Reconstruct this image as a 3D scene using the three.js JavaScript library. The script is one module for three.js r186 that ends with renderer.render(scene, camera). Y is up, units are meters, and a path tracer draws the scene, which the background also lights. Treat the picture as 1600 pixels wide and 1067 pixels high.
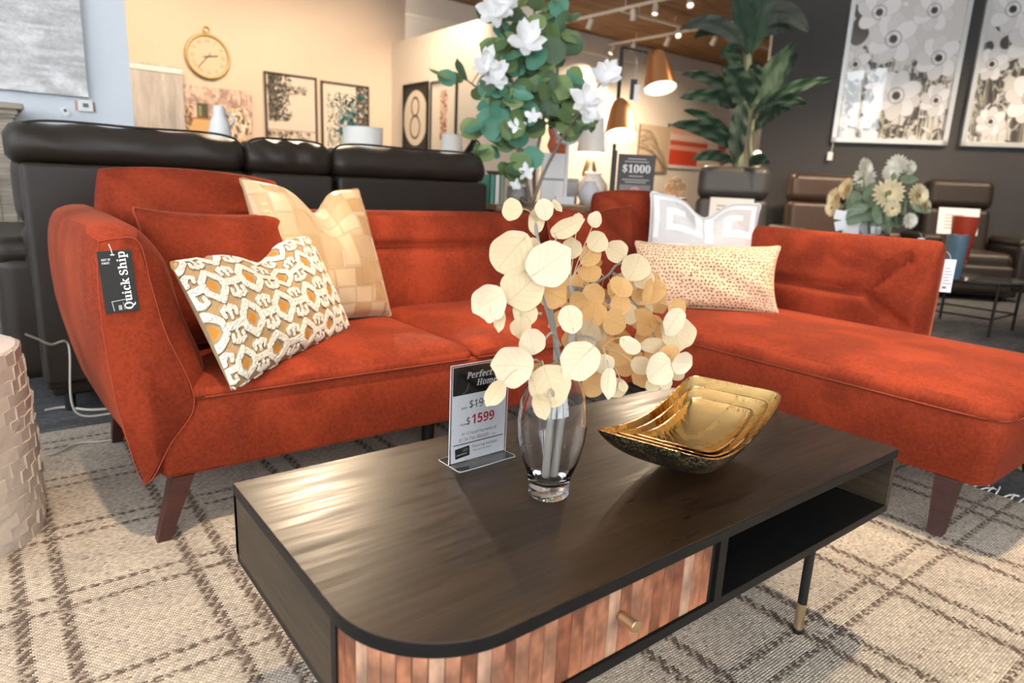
import * as THREE from 'three';
import { RoundedBoxGeometry } from 'three/addons/geometries/RoundedBoxGeometry.js';
import { mergeGeometries, toCreasedNormals } from 'three/addons/utils/BufferGeometryUtils.js';

// ------------------------------------------------------------------ camera, sky, exposure
const scene = new THREE.Scene();
const camera = new THREE.PerspectiveCamera(53.95, 1600 / 1067, 0.05, 80);
camera.position.set(0, 0.9334, 0);
camera.rotation.order = 'YXZ';
camera.rotation.set(-0.2303, -0.671, 0.0463);
camera.focus = 1.35;
camera.userData.fStop = 3.4;
const renderer = new THREE.WebGLRenderer({ antialias: true });
renderer.toneMapping = THREE.LinearToneMapping;
renderer.toneMappingExposure = 0.87;
renderer.shadowMap.enabled = true;
const SKY = 9;
scene.background = new THREE.Color().setRGB(0.93 * SKY, 0.98 * SKY, 1.04 * SKY);
const WARM = new THREE.Color().setRGB(1, 0.77, 0.53);
const LAMP_POWER = 1;

// ------------------------------------------------------------------ helpers
let seed = 7;
const rnd = () => { seed = (seed * 1664525 + 1013904223) >>> 0; return seed / 4294967296; };
const rr = (a, b) => a + (b - a) * rnd();
const V = (x, y, z) => new THREE.Vector3(x, y, z);
const lerp = (a, b, t) => a + (b - a) * t;
const clamp = (v, a, b) => Math.min(b, Math.max(a, v));
const smooth = (a, b, v) => { const t = clamp((v - a) / (b - a), 0, 1); return t * t * (3 - 2 * t); };
const used = {};
function numbered(n) { if (!(n in used)) { used[n] = 0; return n; } used[n]++; return n + '_' + String(used[n]).padStart(3, '0'); }
function tag(o, label, category, group, kind) {
  o.userData.label = label; if (category) o.userData.category = category;
  if (group) o.userData.group = group; if (kind) o.userData.kind = kind; return o;
}
function thing(name, label, category, p = [0, 0, 0], turn = 0, group) {
  const o = new THREE.Group(); o.name = numbered(name); o.position.set(p[0], p[1], p[2]); o.rotation.order = 'YXZ'; o.rotation.y = turn;
  scene.add(o); return tag(o, label, category, group);
}
function obj(name, geos, mat, parent) {
  let g = Array.isArray(geos) ? (geos.length > 1 ? merge(geos) : geos[0]) : geos;
  const m = new THREE.Mesh(g, mat); m.name = name; (parent || scene).add(m); return m;
}
function merge(gs) { return mergeGeometries(gs.map((g) => { let h = g.index ? g.toNonIndexed() : g; for (const k of Object.keys(h.attributes)) if (!['position', 'normal', 'uv'].includes(k)) h.deleteAttribute(k); if (!h.attributes.uv) h.setAttribute('uv', new THREE.BufferAttribute(new Float32Array(h.attributes.position.count * 2), 2)); return h; })); }
function solo(name, geos, mat, label, category, group) { const m = obj(numbered(name), geos, mat); return tag(m, label, category, group); }
function struct(name, geos, mat, label) { const m = obj(numbered(name), geos, mat); m.userData.kind = 'structure'; if (label) m.userData.label = label; return m; }
// uv in metres from the face direction
function tri(g, s = 1) {
  g = g.index ? g.toNonIndexed() : g;
  const p = g.attributes.position, n = p.count, uv = new Float32Array(n * 2), a = V(), b = V(), c = V(), e = V(), d = V();
  for (let i = 0; i < n; i += 3) {
    a.fromBufferAttribute(p, i); b.fromBufferAttribute(p, i + 1); c.fromBufferAttribute(p, i + 2);
    e.subVectors(b, a); d.subVectors(c, a); e.cross(d); const x = Math.abs(e.x), y = Math.abs(e.y), z = Math.abs(e.z);
    [a, b, c].forEach((q, k) => {
      const [u, v] = y >= x && y >= z ? [q.x, q.z] : x >= z ? [q.z, q.y] : [q.x, q.y];
      uv[(i + k) * 2] = u * s; uv[(i + k) * 2 + 1] = v * s;
    });
  }
  g.setAttribute('uv', new THREE.BufferAttribute(uv, 2)); return g;
}
function box(x0, x1, y0, y1, z0, z1, r = 0) {
  const w = x1 - x0, h = y1 - y0, d = z1 - z0;
  const g = r > 0 ? new RoundedBoxGeometry(w, h, d, 3, Math.min(r, w / 2.01, h / 2.01, d / 2.01)) : new THREE.BoxGeometry(w, h, d);
  g.translate((x0 + x1) / 2, (y0 + y1) / 2, (z0 + z1) / 2); return tri(g);
}
function cyl(r0, r1, h, seg = 20, x = 0, y = 0, z = 0) { const g = new THREE.CylinderGeometry(r1, r0, h, seg); g.translate(x, y + h / 2, z); return g; }
function tube(pts, r, seg = 6, n) {
  const c = new THREE.CatmullRomCurve3(pts.map((p) => Array.isArray(p) ? V(...p) : p));
  const N = n || pts.length * 5, g = new THREE.TubeGeometry(c, N, 1, seg), P = g.attributes.position, q = V();
  const rad = typeof r === 'function' ? r : () => r;
  for (let i = 0; i <= N; i++) { c.getPointAt(i / N, q); for (let j = 0; j <= seg; j++) { const k = i * (seg + 1) + j; P.setXYZ(k, q.x + (P.getX(k) - q.x) * rad(i / N), q.y + (P.getY(k) - q.y) * rad(i / N), q.z + (P.getZ(k) - q.z) * rad(i / N)); } }
  return g;
}
function rod(a, b, r, seg = 10, r2) {
  const A = V(...a), B = V(...b), d = B.clone().sub(A), g = new THREE.CylinderGeometry(r2 ?? r, r, d.length(), seg);
  g.translate(0, d.length() / 2, 0); g.applyQuaternion(new THREE.Quaternion().setFromUnitVectors(V(0, 1, 0), d.normalize())); g.translate(...a); return g;
}
function lathe(pts, seg = 40) { return new THREE.LatheGeometry(pts.map((p) => new THREE.Vector2(p[0], p[1])), seg); }
// rings of equal length -> skin
function loft(rings, { closed = true, caps = true, crease = 0 } = {}) {
  const n = rings[0].length, pos = [], idx = [], uv = [];
  rings.forEach((r, i) => r.forEach((p, j) => { pos.push(p[0], p[1], p[2]); uv.push(j / (n - 1), i / (rings.length - 1)); }));
  const m = closed ? n : n - 1;
  for (let i = 0; i < rings.length - 1; i++) for (let j = 0; j < m; j++) { const a = i * n + j, b = i * n + (j + 1) % n; idx.push(a, b, a + n, b, b + n, a + n); }
  if (caps) for (const [k, flip] of [[0, true], [rings.length - 1, false]]) {
    const c = rings[k].reduce((s, p) => [s[0] + p[0] / n, s[1] + p[1] / n, s[2] + p[2] / n], [0, 0, 0]), ci = pos.length / 3;
    pos.push(...c); uv.push(0.5, 0.5);
    for (let j = 0; j < n; j++) { const a = k * n + j, b = k * n + (j + 1) % n; flip ? idx.push(ci, b, a) : idx.push(ci, a, b); }
  }
  let g = new THREE.BufferGeometry(); g.setAttribute('position', new THREE.Float32BufferAttribute(pos, 3)); g.setAttribute('uv', new THREE.Float32BufferAttribute(uv, 2)); g.setIndex(idx);
  g.computeVertexNormals(); return crease ? toCreasedNormals(g, crease) : g;
}
function ringCurve(pts, n) { const c = new THREE.CatmullRomCurve3(pts.map((p) => V(p[0], p[1], 0)), true, 'centripetal'); return c.getSpacedPoints(n).slice(0, n).map((p) => [p.x, p.y]); }
function roundRect(x0, x1, z0, z1, r, k = 6) {
  const o = []; const cs = [[x1 - r, z1 - r, 0], [x0 + r, z1 - r, 90], [x0 + r, z0 + r, 180], [x1 - r, z0 + r, 270]];
  const seg = 8;
  cs.forEach(([cx, cz, a0], ci) => {
    for (let i = 0; i <= k; i++) { const a = (a0 + 90 * i / k) * Math.PI / 180; o.push([cx + r * Math.cos(a), cz + r * Math.sin(a)]); }
    const nx = cs[(ci + 1) % 4], a = (a0 + 90) * Math.PI / 180, ex = cx + r * Math.cos(a), ez = cz + r * Math.sin(a), fx = nx[0] + r * Math.cos(a), fz = nx[1] + r * Math.sin(a);
    for (let i = 1; i < seg; i++) o.push([lerp(ex, fx, i / seg), lerp(ez, fz, i / seg)]);
  }); return o;
}
function slabRings(x0, x1, z0, z1, r, levels) {   // levels: [inset, y]
  return tri(loft(levels.map(([s, y]) => roundRect(x0 + s, x1 - s, z0 + s, z1 - s, Math.max(0.004, r)).map(([x, z]) => [x, y, z])).map((q) => q.slice().reverse())));
}
// tileable value noise
function hash(x, y, s) { let h = (x * 374761393 + y * 668265263 + s * 974711) | 0; h = Math.imul(h ^ (h >>> 13), 1274126177); return ((h ^ (h >>> 16)) >>> 0) / 4294967296; }
function vn(x, y, px, py, s) {
  const xi = Math.floor(x), yi = Math.floor(y), fx = x - xi, fy = y - yi, u = fx * fx * (3 - 2 * fx), v = fy * fy * (3 - 2 * fy);
  const m = (a, p) => ((a % p) + p) % p, h = (a, b) => hash(m(a, px), m(b, py), s);
  return lerp(lerp(h(xi, yi), h(xi + 1, yi), u), lerp(h(xi, yi + 1), h(xi + 1, yi + 1), u), v);
}
function fbm(u, v, fx, fy, oct, s) { let a = 0.5, t = 0, w = 0; for (let i = 0; i < oct; i++) { t += a * vn(u * fx, v * fy, fx, fy, s + i); w += a; a *= 0.5; fx *= 2; fy *= 2; } return t / w; }
function dataTex(n, f, srgb, m = n) {
  const d = new Uint8Array(n * m * 4);
  for (let y = 0; y < m; y++) for (let x = 0; x < n; x++) { const c = f(x / n, y / m, x, y), i = (y * n + x) * 4; if (typeof c === 'number') { d[i] = d[i + 1] = d[i + 2] = clamp(c * 255, 0, 255); } else { d[i] = clamp(c[0] * 255, 0, 255); d[i + 1] = clamp(c[1] * 255, 0, 255); d[i + 2] = clamp(c[2] * 255, 0, 255); } d[i + 3] = 255; }
  const t = new THREE.DataTexture(d, n, m); t.wrapS = t.wrapT = THREE.RepeatWrapping; t.magFilter = THREE.LinearFilter; t.minFilter = THREE.LinearMipmapLinearFilter; t.generateMipmaps = true;
  if (srgb) t.colorSpace = THREE.SRGBColorSpace; t.needsUpdate = true; return t;
}
function rep(t, sx, sy = sx) { const c = t.clone(); c.repeat.set(sx, sy); c.needsUpdate = true; return c; }
function canvasTex(w, h, draw, srgb = true) {
  const c = document.createElement('canvas'); c.width = w; c.height = h; draw(c.getContext('2d'), w, h);
  const t = new THREE.CanvasTexture(c); if (srgb) t.colorSpace = THREE.SRGBColorSpace; return t;
}
const L = (r, g, b) => new THREE.Color().setRGB(r, g, b);
const std = (color, roughness, o = {}) => new THREE.MeshStandardMaterial({ color, roughness, ...o });
const phy = (color, roughness, o = {}) => new THREE.MeshPhysicalMaterial({ color, roughness, ...o });

// ------------------------------------------------------------------ materials
const nFine = dataTex(512, (u, v) => fbm(u, v, 64, 64, 3, 3));
const nMid = dataTex(512, (u, v) => fbm(u, v, 8, 8, 5, 11));
const velvetMap = dataTex(512, (u, v) => { const a = fbm(u, v, 4, 3, 6, 21), b = fbm(u, v, 100, 100, 2, 5); const k = 0.84 + 0.17 * smooth(0.3, 0.72, a) + 0.2 * (b - 0.5); return [k, k * 0.98, k * 0.96]; }, true);
const leatherBump = dataTex(512, (u, v) => { const a = fbm(u, v, 60, 60, 2, 31), b = fbm(u, v, 6, 6, 3, 8); return 0.6 * Math.abs(a * 2 - 1) + 0.4 * b; });
const plasterBump = rep(nFine, 2);
const velvet = phy(L(0.27, 0.039, 0.014), 0.85, { map: rep(velvetMap, 1.6), sheen: 0.5, sheenColor: L(0.7, 0.24, 0.13), sheenRoughness: 0.45, bumpMap: rep(nFine, 3), bumpScale: 0.0004, specularIntensity: 0.3 });
const velvetSeam = phy(L(0.3, 0.046, 0.017), 0.9, { sheen: 0.5, sheenColor: L(0.8, 0.25, 0.14), sheenRoughness: 0.5 });
const blackLeather = phy(L(0.024, 0.0165, 0.0115), 0.44, { specularIntensity: 0.7, bumpMap: rep(leatherBump, 5), bumpScale: 0.0006 });
const brownLeather = phy(L(0.05, 0.026, 0.014), 0.38, { bumpMap: rep(leatherBump, 4), bumpScale: 0.0006 });
const greyLeather = phy(L(0.06, 0.055, 0.05), 0.42, { bumpMap: rep(leatherBump, 4), bumpScale: 0.0006 });
const grainMap = dataTex(1024, (u, v) => { const w = fbm(u, v, 3, 26, 4, 41), g = fbm(u, v, 10, 220, 2, 43), p = fbm(u, v, 4, 10, 3, 47); const k = 0.62 + 0.3 * w + 0.3 * (g - 0.5) + 0.2 * (p - 0.5); return [k, k * 0.97, k * 0.92]; }, true);
const grainBump = dataTex(1024, (u, v) => { const g = fbm(u, v, 14, 230, 2, 43), w = fbm(u, v, 4, 30, 3, 41); return clamp(0.6 * g + 0.4 * w, 0, 1); });
const grainRough = dataTex(512, (u, v) => { const g = fbm(u, v, 10, 120, 2, 53), w = fbm(u, v, 3, 12, 3, 51); const k = 0.2 + 0.16 * w + 0.16 * g; return [k, k, k]; });
const tableWood = phy(L(0.062, 0.034, 0.017), 1, { map: rep(grainMap, 1.1), roughnessMap: rep(grainRough, 1.2), bumpMap: rep(grainBump, 1.3), bumpScale: 0.0001, specularIntensity: 1 });
const tableSide = phy(L(0.07, 0.047, 0.026), 0.55, { map: rep(grainMap, 1.3), bumpMap: rep(grainBump, 1.3), bumpScale: 0.0006 });
const tableBlack = phy(L(0.007, 0.0065, 0.006), 0.5, { specularIntensity: 0.45, bumpMap: rep(grainBump, 1.3), bumpScale: 0.0005 });
const slatMats = [[0.5, 0.19, 0.1], [0.6, 0.28, 0.17], [0.42, 0.145, 0.075], [0.68, 0.42, 0.3], [0.55, 0.23, 0.13], [0.37, 0.125, 0.065]].map((c, i) => { const t = grainMap.clone(); t.repeat.set(6, 0.5); t.rotation = Math.PI / 2; t.offset.set(i * 0.17, i * 0.31); t.needsUpdate = true; return phy(L(...c), 0.5, { map: t, bumpMap: rep(nFine, 6, 1), bumpScale: 0.0003 }); });
const brass = std(L(0.72, 0.55, 0.34), 0.35, { metalness: 1 });
const gold = std(L(0.92, 0.6, 0.24), 0.9, { metalness: 1, roughnessMap: rep(dataTex(512, (u, v) => { const k = 0.16 + 0.3 * smooth(0.5, 0.72, fbm(u, v, 7, 7, 5, 61)); return [k, k, k]; }), 1), bumpMap: rep(nMid, 3), bumpScale: 0.0012 });
const goldOut = std(L(1, 1, 1), 0.45, { metalness: 0.6, map: dataTex(512, (u, v) => { const a = fbm(u, v, 110, 110, 3, 71), b = fbm(u, v, 6, 6, 3, 73); const t = smooth(0.5, 0.64, a * 0.7 + b * 0.32); return [lerp(0.12, 0.52, t), lerp(0.11, 0.45, t), lerp(0.095, 0.32, t)]; }, true), bumpMap: rep(nFine, 2), bumpScale: 0.0015 });
const blackMetal = std(L(0.012, 0.012, 0.012), 0.45, { metalness: 0.3 });
const legWood = phy(L(0.075, 0.018, 0.01), 0.42, { map: rep(grainMap, 2) });
const whiteMat = std(L(0.78, 0.77, 0.75), 0.6);
const paper = std(L(0.82, 0.82, 0.8), 0.7);
const glass = phy(L(1, 1, 1), 0.02, { transmission: 1, thickness: 0.02, ior: 1.48 });
const acrylic = phy(L(0.98, 0.99, 1), 0.03, { transmission: 1, thickness: 0.01, ior: 1.46 });
const pane = phy(L(1, 1, 1), 0.02, { transmission: 1, thickness: 0, ior: 1.45 });
const charcoal = std(L(0.05, 0.047, 0.046), 0.75, { bumpMap: plasterBump, bumpScale: 0.0008 });
const beigeWall = std(L(0.7, 0.57, 0.45), 0.9, { bumpMap: plasterBump, bumpScale: 0.0006 });
const creamWall = std(L(0.76, 0.69, 0.6), 0.9, { bumpMap: plasterBump, bumpScale: 0.0006 });
const paleWall = std(L(0.66, 0.7, 0.74), 0.9, { bumpMap: plasterBump, bumpScale: 0.0006 });
const woodOak = phy(L(0.45, 0.31, 0.19), 0.55, { map: rep(grainMap, 1.5) });
const copper = std(L(0.8, 0.4, 0.18), 0.32, { metalness: 1 });
const copperIn = std(L(0.85, 0.8, 0.72), 0.6, { side: THREE.DoubleSide });
const bulbGlow = std(L(1, 1, 1), 0.5, { emissive: L(1, 0.86, 0.62), emissiveIntensity: 3.2 });

// ------------------------------------------------------------------ the room
const floorMat = std(L(0.17, 0.17, 0.172), 0.8, { map: rep(dataTex(512, (u, v) => { const a = fbm(u, v, 6, 40, 4, 81), b = fbm(u, v, 80, 80, 2, 83); const k = 0.55 + 0.35 * a + 0.3 * (b - 0.5); return [k, k, k * 1.02]; }, true), 1), bumpMap: rep(nFine, 2), bumpScale: 0.002 });
const ceilMat = std(L(0.4, 0.215, 0.085), 0.8, { map: rep(grainMap, 0.5) });
struct('floor', box(-4.7, 13.2, -0.15, 0, -9.4, 4.7), floorMat, 'dark grey store floor');
struct('wall_back', box(-4.5, 4.7, 0, 3.5, -8.7, -8.5), beigeWall, 'beige wall behind the clock');
struct('wall_far', box(4.7, 13, 0, 3.5, -9.4, -9.2), creamWall);
struct('wall_inner', box(4.5, 4.7, 0, 2.66, -8.5, -5.6), creamWall, 'cream partition with the numeral sign');
struct('wall_partition', [box(-4.5, 0.765, 0, 4.4, -4.78, -4.6)], paleWall, 'pale blue grey wall');
struct('wall_side', box(-4.7, -4.5, 0, 4.4, -9.4, -4.6), paleWall);
struct('wall_right', box(13, 13.2, -0.15, 4.4, -9.4, 4.7), creamWall);
struct('trim_1', box(4.7, 13, 3.2, 3.5, -9.2, -9.05, 0.005), creamWall);
const darkWall = struct('wall_dark', box(-1.45, 5.6, 0, 4.4, -0.2, 0), charcoal, 'charcoal wall');
darkWall.position.set(8.16, 0, -3.545); darkWall.rotation.y = -50 * Math.PI / 180;
struct('ceiling', box(-4.5, 13, 4.4, 4.55, -4.8, 4.7), std(L(0.7, 0.68, 0.64), 0.9));
struct('ceiling', box(4.5, 13, 3.5, 3.62, -9.4, -4.8), ceilMat, 'brown wooden ceiling');
struct('ceiling', box(-4.5, 4.5, 3.5, 3.62, -8.7, -4.8), creamWall);
struct('trim_2', box(-4.5, 13, 3.5, 4.4, -4.95, -4.8), creamWall);
// shop front: tall windows behind the camera and along the left side
{
  const ys = 0.5, yt = 4.05;
  let wn = 1;
  const win = (name, len, spans, place) => {   // a wall along its own x with openings
    const cuts = [0, ...spans.flat(), len], parts = [box(0, len, 0, ys, 0, 0.2), box(0, len, yt, 4.4, 0, 0.2)];
    for (let i = 0; i < cuts.length; i += 2) if (cuts[i + 1] - cuts[i] > 0.01) parts.push(box(cuts[i], cuts[i + 1], ys, yt, 0, 0.2));
    place(struct(name, parts, paleWall));
    for (const [a, b] of spans) {
      const w = b - a, fr = [box(a, a + 0.05, ys, yt, 0.06, 0.12), box(b - 0.05, b, ys, yt, 0.06, 0.12), box(a + 0.05, b - 0.05, ys, ys + 0.05, 0.06, 0.12), box(a + 0.05, b - 0.05, yt - 0.05, yt, 0.06, 0.12)];
      for (const k of [1, 2]) fr.push(box(a + k * w / 3 - 0.03, a + k * w / 3 + 0.03, ys + 0.05, yt - 0.05, 0.06, 0.12));
      const f = struct('window_' + wn++, fr, whiteMat); place(f);
      for (let k = 0; k < 3; k++) obj('pane', box(a + k * w / 3 + 0.04, a + (k + 1) * w / 3 - 0.04, ys + 0.05, yt - 0.05, 0.088, 0.092), pane, f);
    }
  };
  win('wall_front', 17.5, [[0.3, 2.3], [2.7, 4.7], [5.0, 6.8]], (o) => o.position.set(-4.5, 0, 4.5));
  win('wall_left', 9.1, [[1.2, 3.2], [3.7, 5.7], [6.2, 8.2]], (o) => { o.position.set(-4.5, 0, -4.6); o.rotation.y = -Math.PI / 2; });
}

// ------------------------------------------------------------------ track lights
const railMat = std(L(0.75, 0.66, 0.55), 0.5);
function rail(a, b, label) {
  const A = V(...a), B = V(...b), t = thing('track_rail', label, 'track rail', a);
  const d = B.clone().sub(A), g = new RoundedBoxGeometry(0.045, 0.035, d.length(), 2, 0.006); g.translate(0, 0, d.length() / 2);
  const m = obj('rail', g, railMat, t); m.rotation.y = Math.atan2(d.x, d.z);
  const n = Math.max(2, Math.round(d.length() / 1.5)), top = a[1] > 3.5 ? 4.4 : 3.5, hs = [];
  for (let i = 0; i < n; i++) { const q = d.clone().multiplyScalar((i + 0.5) / n); hs.push(cyl(0.006, 0.006, top - a[1], 8, q.x, 0, q.z)); }
  obj('hanger', hs, railMat, t);
}
function spot(p, target, power, angle, label, size = 1, soft = 1.8) {
  const t = thing('track_spotlight', label, 'spotlight', p, 0, 'track spotlights under the ceiling');
  const d = V(...target).sub(V(...p)).normalize(), q = new THREE.Quaternion().setFromUnitVectors(V(0, -1, 0), d), s = size;
  obj('stem', [cyl(0.012, 0.012, 0.1, 10, 0, 0.0, 0)], railMat, t);
  const head = obj('housing', [lathe([[0.0, 0.07], [0.034, 0.065], [0.038, 0.05], [0.042, -0.06], [0.05, -0.075], [0.044, -0.075], [0.036, -0.05], [0.0, -0.048]].map(([a, b]) => [a * s, b * s]), 24)], railMat, t);
  head.quaternion.copy(q);
  const g = new THREE.CircleGeometry(0.036 * s, 20); g.rotateX(Math.PI / 2); g.translate(0, -0.0585 * s, 0);
  const lens = obj('lamp_lens', g, bulbGlow, t); lens.quaternion.copy(q);
  const l = new THREE.SpotLight(WARM, power * LAMP_POWER, 0, angle, 0.7, 2);
  l.position.set(...p).addScaledVector(d, 0.085 * s); l.target.position.set(...target); l.shadow.radius = soft; l.name = 'spot_lamp';
  scene.add(l, l.target);
}
rail([7.37, 3.38, -9.0], [7.37, 3.38, -5.2], 'pale track rail running towards the far beige wall');
rail([7.37, 3.38, -7.22], [9.0, 3.38, -7.22], 'short pale track rail crossing between two longer rails');
rail([9.0, 3.38, -9.0], [9.0, 3.38, -5.2], 'pale track rail beyond the tall leafy plant');
rail([9.0, 3.38, -7.08], [11.6, 3.38, -7.08], 'pale track rail reaching to the far right corner');
const far = 'small pale track spotlight on the rail below the brown ceiling';
const SP = 26;
[[[7.37, 3.28, -7.79], [7.6, 0.8, -9.2]], [[7.37, 3.28, -6.94], [8.2, 0.6, -7.5]], [[7.37, 3.28, -6.55], [6.6, 0.5, -6.0]], [[7.37, 3.28, -5.98], [6, 0.6, -4.6]],
 [[9.0, 3.28, -8.41], [9, 1.2, -9.2]], [[8.68, 3.28, -7.22], [7.0, 1.0, -5.2]], [[9.0, 3.28, -7.68], [9.6, 1.1, -9.2]], [[9.4, 3.28, -7.08], [10.5, 1.2, -9.2]], [[9.0, 3.28, -8.9], [7.4, 0.8, -9.2]]]
  .forEach(([p, t]) => spot(p, t, SP, 0.75, far));
// lights over the clock wall and over the seating, above the picture
rail([-1.5, 3.38, -6.4], [4.2, 3.38, -6.4], 'pale track rail above the recliner sofa facing the clock wall');
const wash = 'track spotlight above the black recliner sofa';
[[[0.9, 3.28, -6.4], [0.9, 1.6, -8.5]], [[2.2, 3.28, -6.4], [2.2, 1.6, -8.5]], [[3.6, 3.28, -6.4], [3.7, 1.5, -8.4]], [[4.1, 3.28, -6.4], [4.5, 1.6, -7.3]]].forEach(([p, t]) => spot(p, t, 17, 0.85, wash));
spot([2.47, 3.28, -6.4], [0.88, 0.4, -1.92], 60, 0.15, 'track spotlight aimed at the seat of the rust sofa');
rail([-1.2, 3.7, -0.9], [4.4, 3.7, -0.9], 'pale track rail high above the coffee table');
const over = 'track spotlight high above the coffee table';
[[[0.1, 3.6, -0.9], [0.1, 0, -1.6], 36, 0.26], [[1.4, 3.6, -0.9], [1.15, 0.4, -2.1], 62, 0.26], [[2.5, 3.6, -0.9], [1.9, 0, -0.3], 46, 0.25], [[3.2, 3.6, -0.9], [2.6, 0.4, -1.2], 70, 0.3]]
  .forEach(([p, t, w, a]) => spot(p, t, w, a, over));
rail([5.2, 3.7, -2.6], [8.6, 3.7, -0.4], 'pale track rail high above the recliner chairs');
const rec = 'track spotlight high above the recliner chairs';
[[[5.6, 3.6, -2.35], [5.6, 0.9, -3.7]], [[6.7, 3.6, -1.65], [7.2, 0.8, -3.2]], [[7.9, 3.6, -0.85], [8.3, 0.9, -2.6]]].forEach(([p, t]) => spot(p, t, 42, 0.6, rec));

// ------------------------------------------------------------------ rug
{
  const PER = 0.336, N = 2048, cell = 120;
  const pat = (u, v) => {     // u,v cover two periods
    const x = (u * 2) % 1, z = (v * 2) % 1;
    const near = (a, c, w) => { let d = Math.abs(a - c); d = Math.min(d, 1 - d); return 1 - smooth(w * 0.75, w, d); };
    return [Math.max(near(x, 0.385, 0.05), near(x, 0.615, 0.05)), Math.max(near(z, 0.41, 0.022), near(z, 0.59, 0.022))];
  };
  const loop = (u, v) => { const r = Math.floor(v * cell), cu = u * 80 + (r % 2) * 0.5, c = Math.floor(cu); const fx = cu - c - 0.5, fy = v * cell - r - 0.5; return [Math.max(0, 1 - 2.2 * fx * fx - 2.4 * fy * fy), hash(c % 80, r, 91), hash(c % 80, r, 95), c, r]; };
  const col = dataTex(N, (u, v) => {
    const [hgt, h1, h2, c, r] = loop(u, v), [a, b] = pat((c + 0.5) / 80, (r + 0.5) / cell);
    const base = [0.83, 0.78, 0.7], m = 0.9 + 0.2 * (h1 - 0.5) + 0.14 * (fbm(u, v, 6, 6, 3, 97) - 0.5);
    let k = Math.max(a * ((c + (r >> 1)) % 3 ? 0.74 : 0.26) * (h2 > 0.2 ? 1 : 0.25), b * (c % 3 ? 0.7 : 0.12) * (h2 > 0.2 ? 1 : 0.2));
    if (h2 > 0.97) k = Math.max(k, 0.35);
    const dk = [0.27, 0.215, 0.175]; const sh = 1;
    return base.map((q, i) => lerp(q * m, dk[i] * (0.8 + 0.5 * h1), k) * sh);
  }, true);
  const bmp = dataTex(N, (u, v) => { const [hgt, h1] = loop(u, v); return clamp(hgt * (0.65 + 0.35 * h1), 0, 1); });
  const s = 1 / (2 * PER), off = (t) => { const q = t.clone(); q.repeat.set(s, s); q.offset.set(0.25 - (0.019) * s, 0.25 + 1.59 * s); q.needsUpdate = true; return q; };
  const rugMat = std(L(0.9, 0.89, 0.9), 0.95, { map: off(col), bumpMap: off(bmp), bumpScale: 0.003 });
  const rug = thing('area_rug', 'cream plaid woven rug with dark double stripes', 'rug', [0.4, 0, -0.8]);
  const g = box(-1.7, 2.55, 0, 0.009, -2.74, 1.3); g.translate(-0.4, 0, 0.8);
  obj('weave', g, rugMat, rug);
  const fr = []; for (let z = -2.72; z < 1.28; z += 0.022) { const l = rr(0.05, 0.09), a = rr(-0.03, 0.03); fr.push(tube([[2.545 - 0.4, 0.006, z + 0.8], [2.56 + l * 0.5 - 0.4, 0.009, z + a * 0.4 + 0.8], [2.56 + l - 0.4, 0.004, z + a + 0.8]], 0.0035, 4, 4)); }
  const f = obj('fringe', fr, std(L(0.72, 0.69, 0.63), 0.95), rug); f.userData.kind = 'stuff';
}

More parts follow.
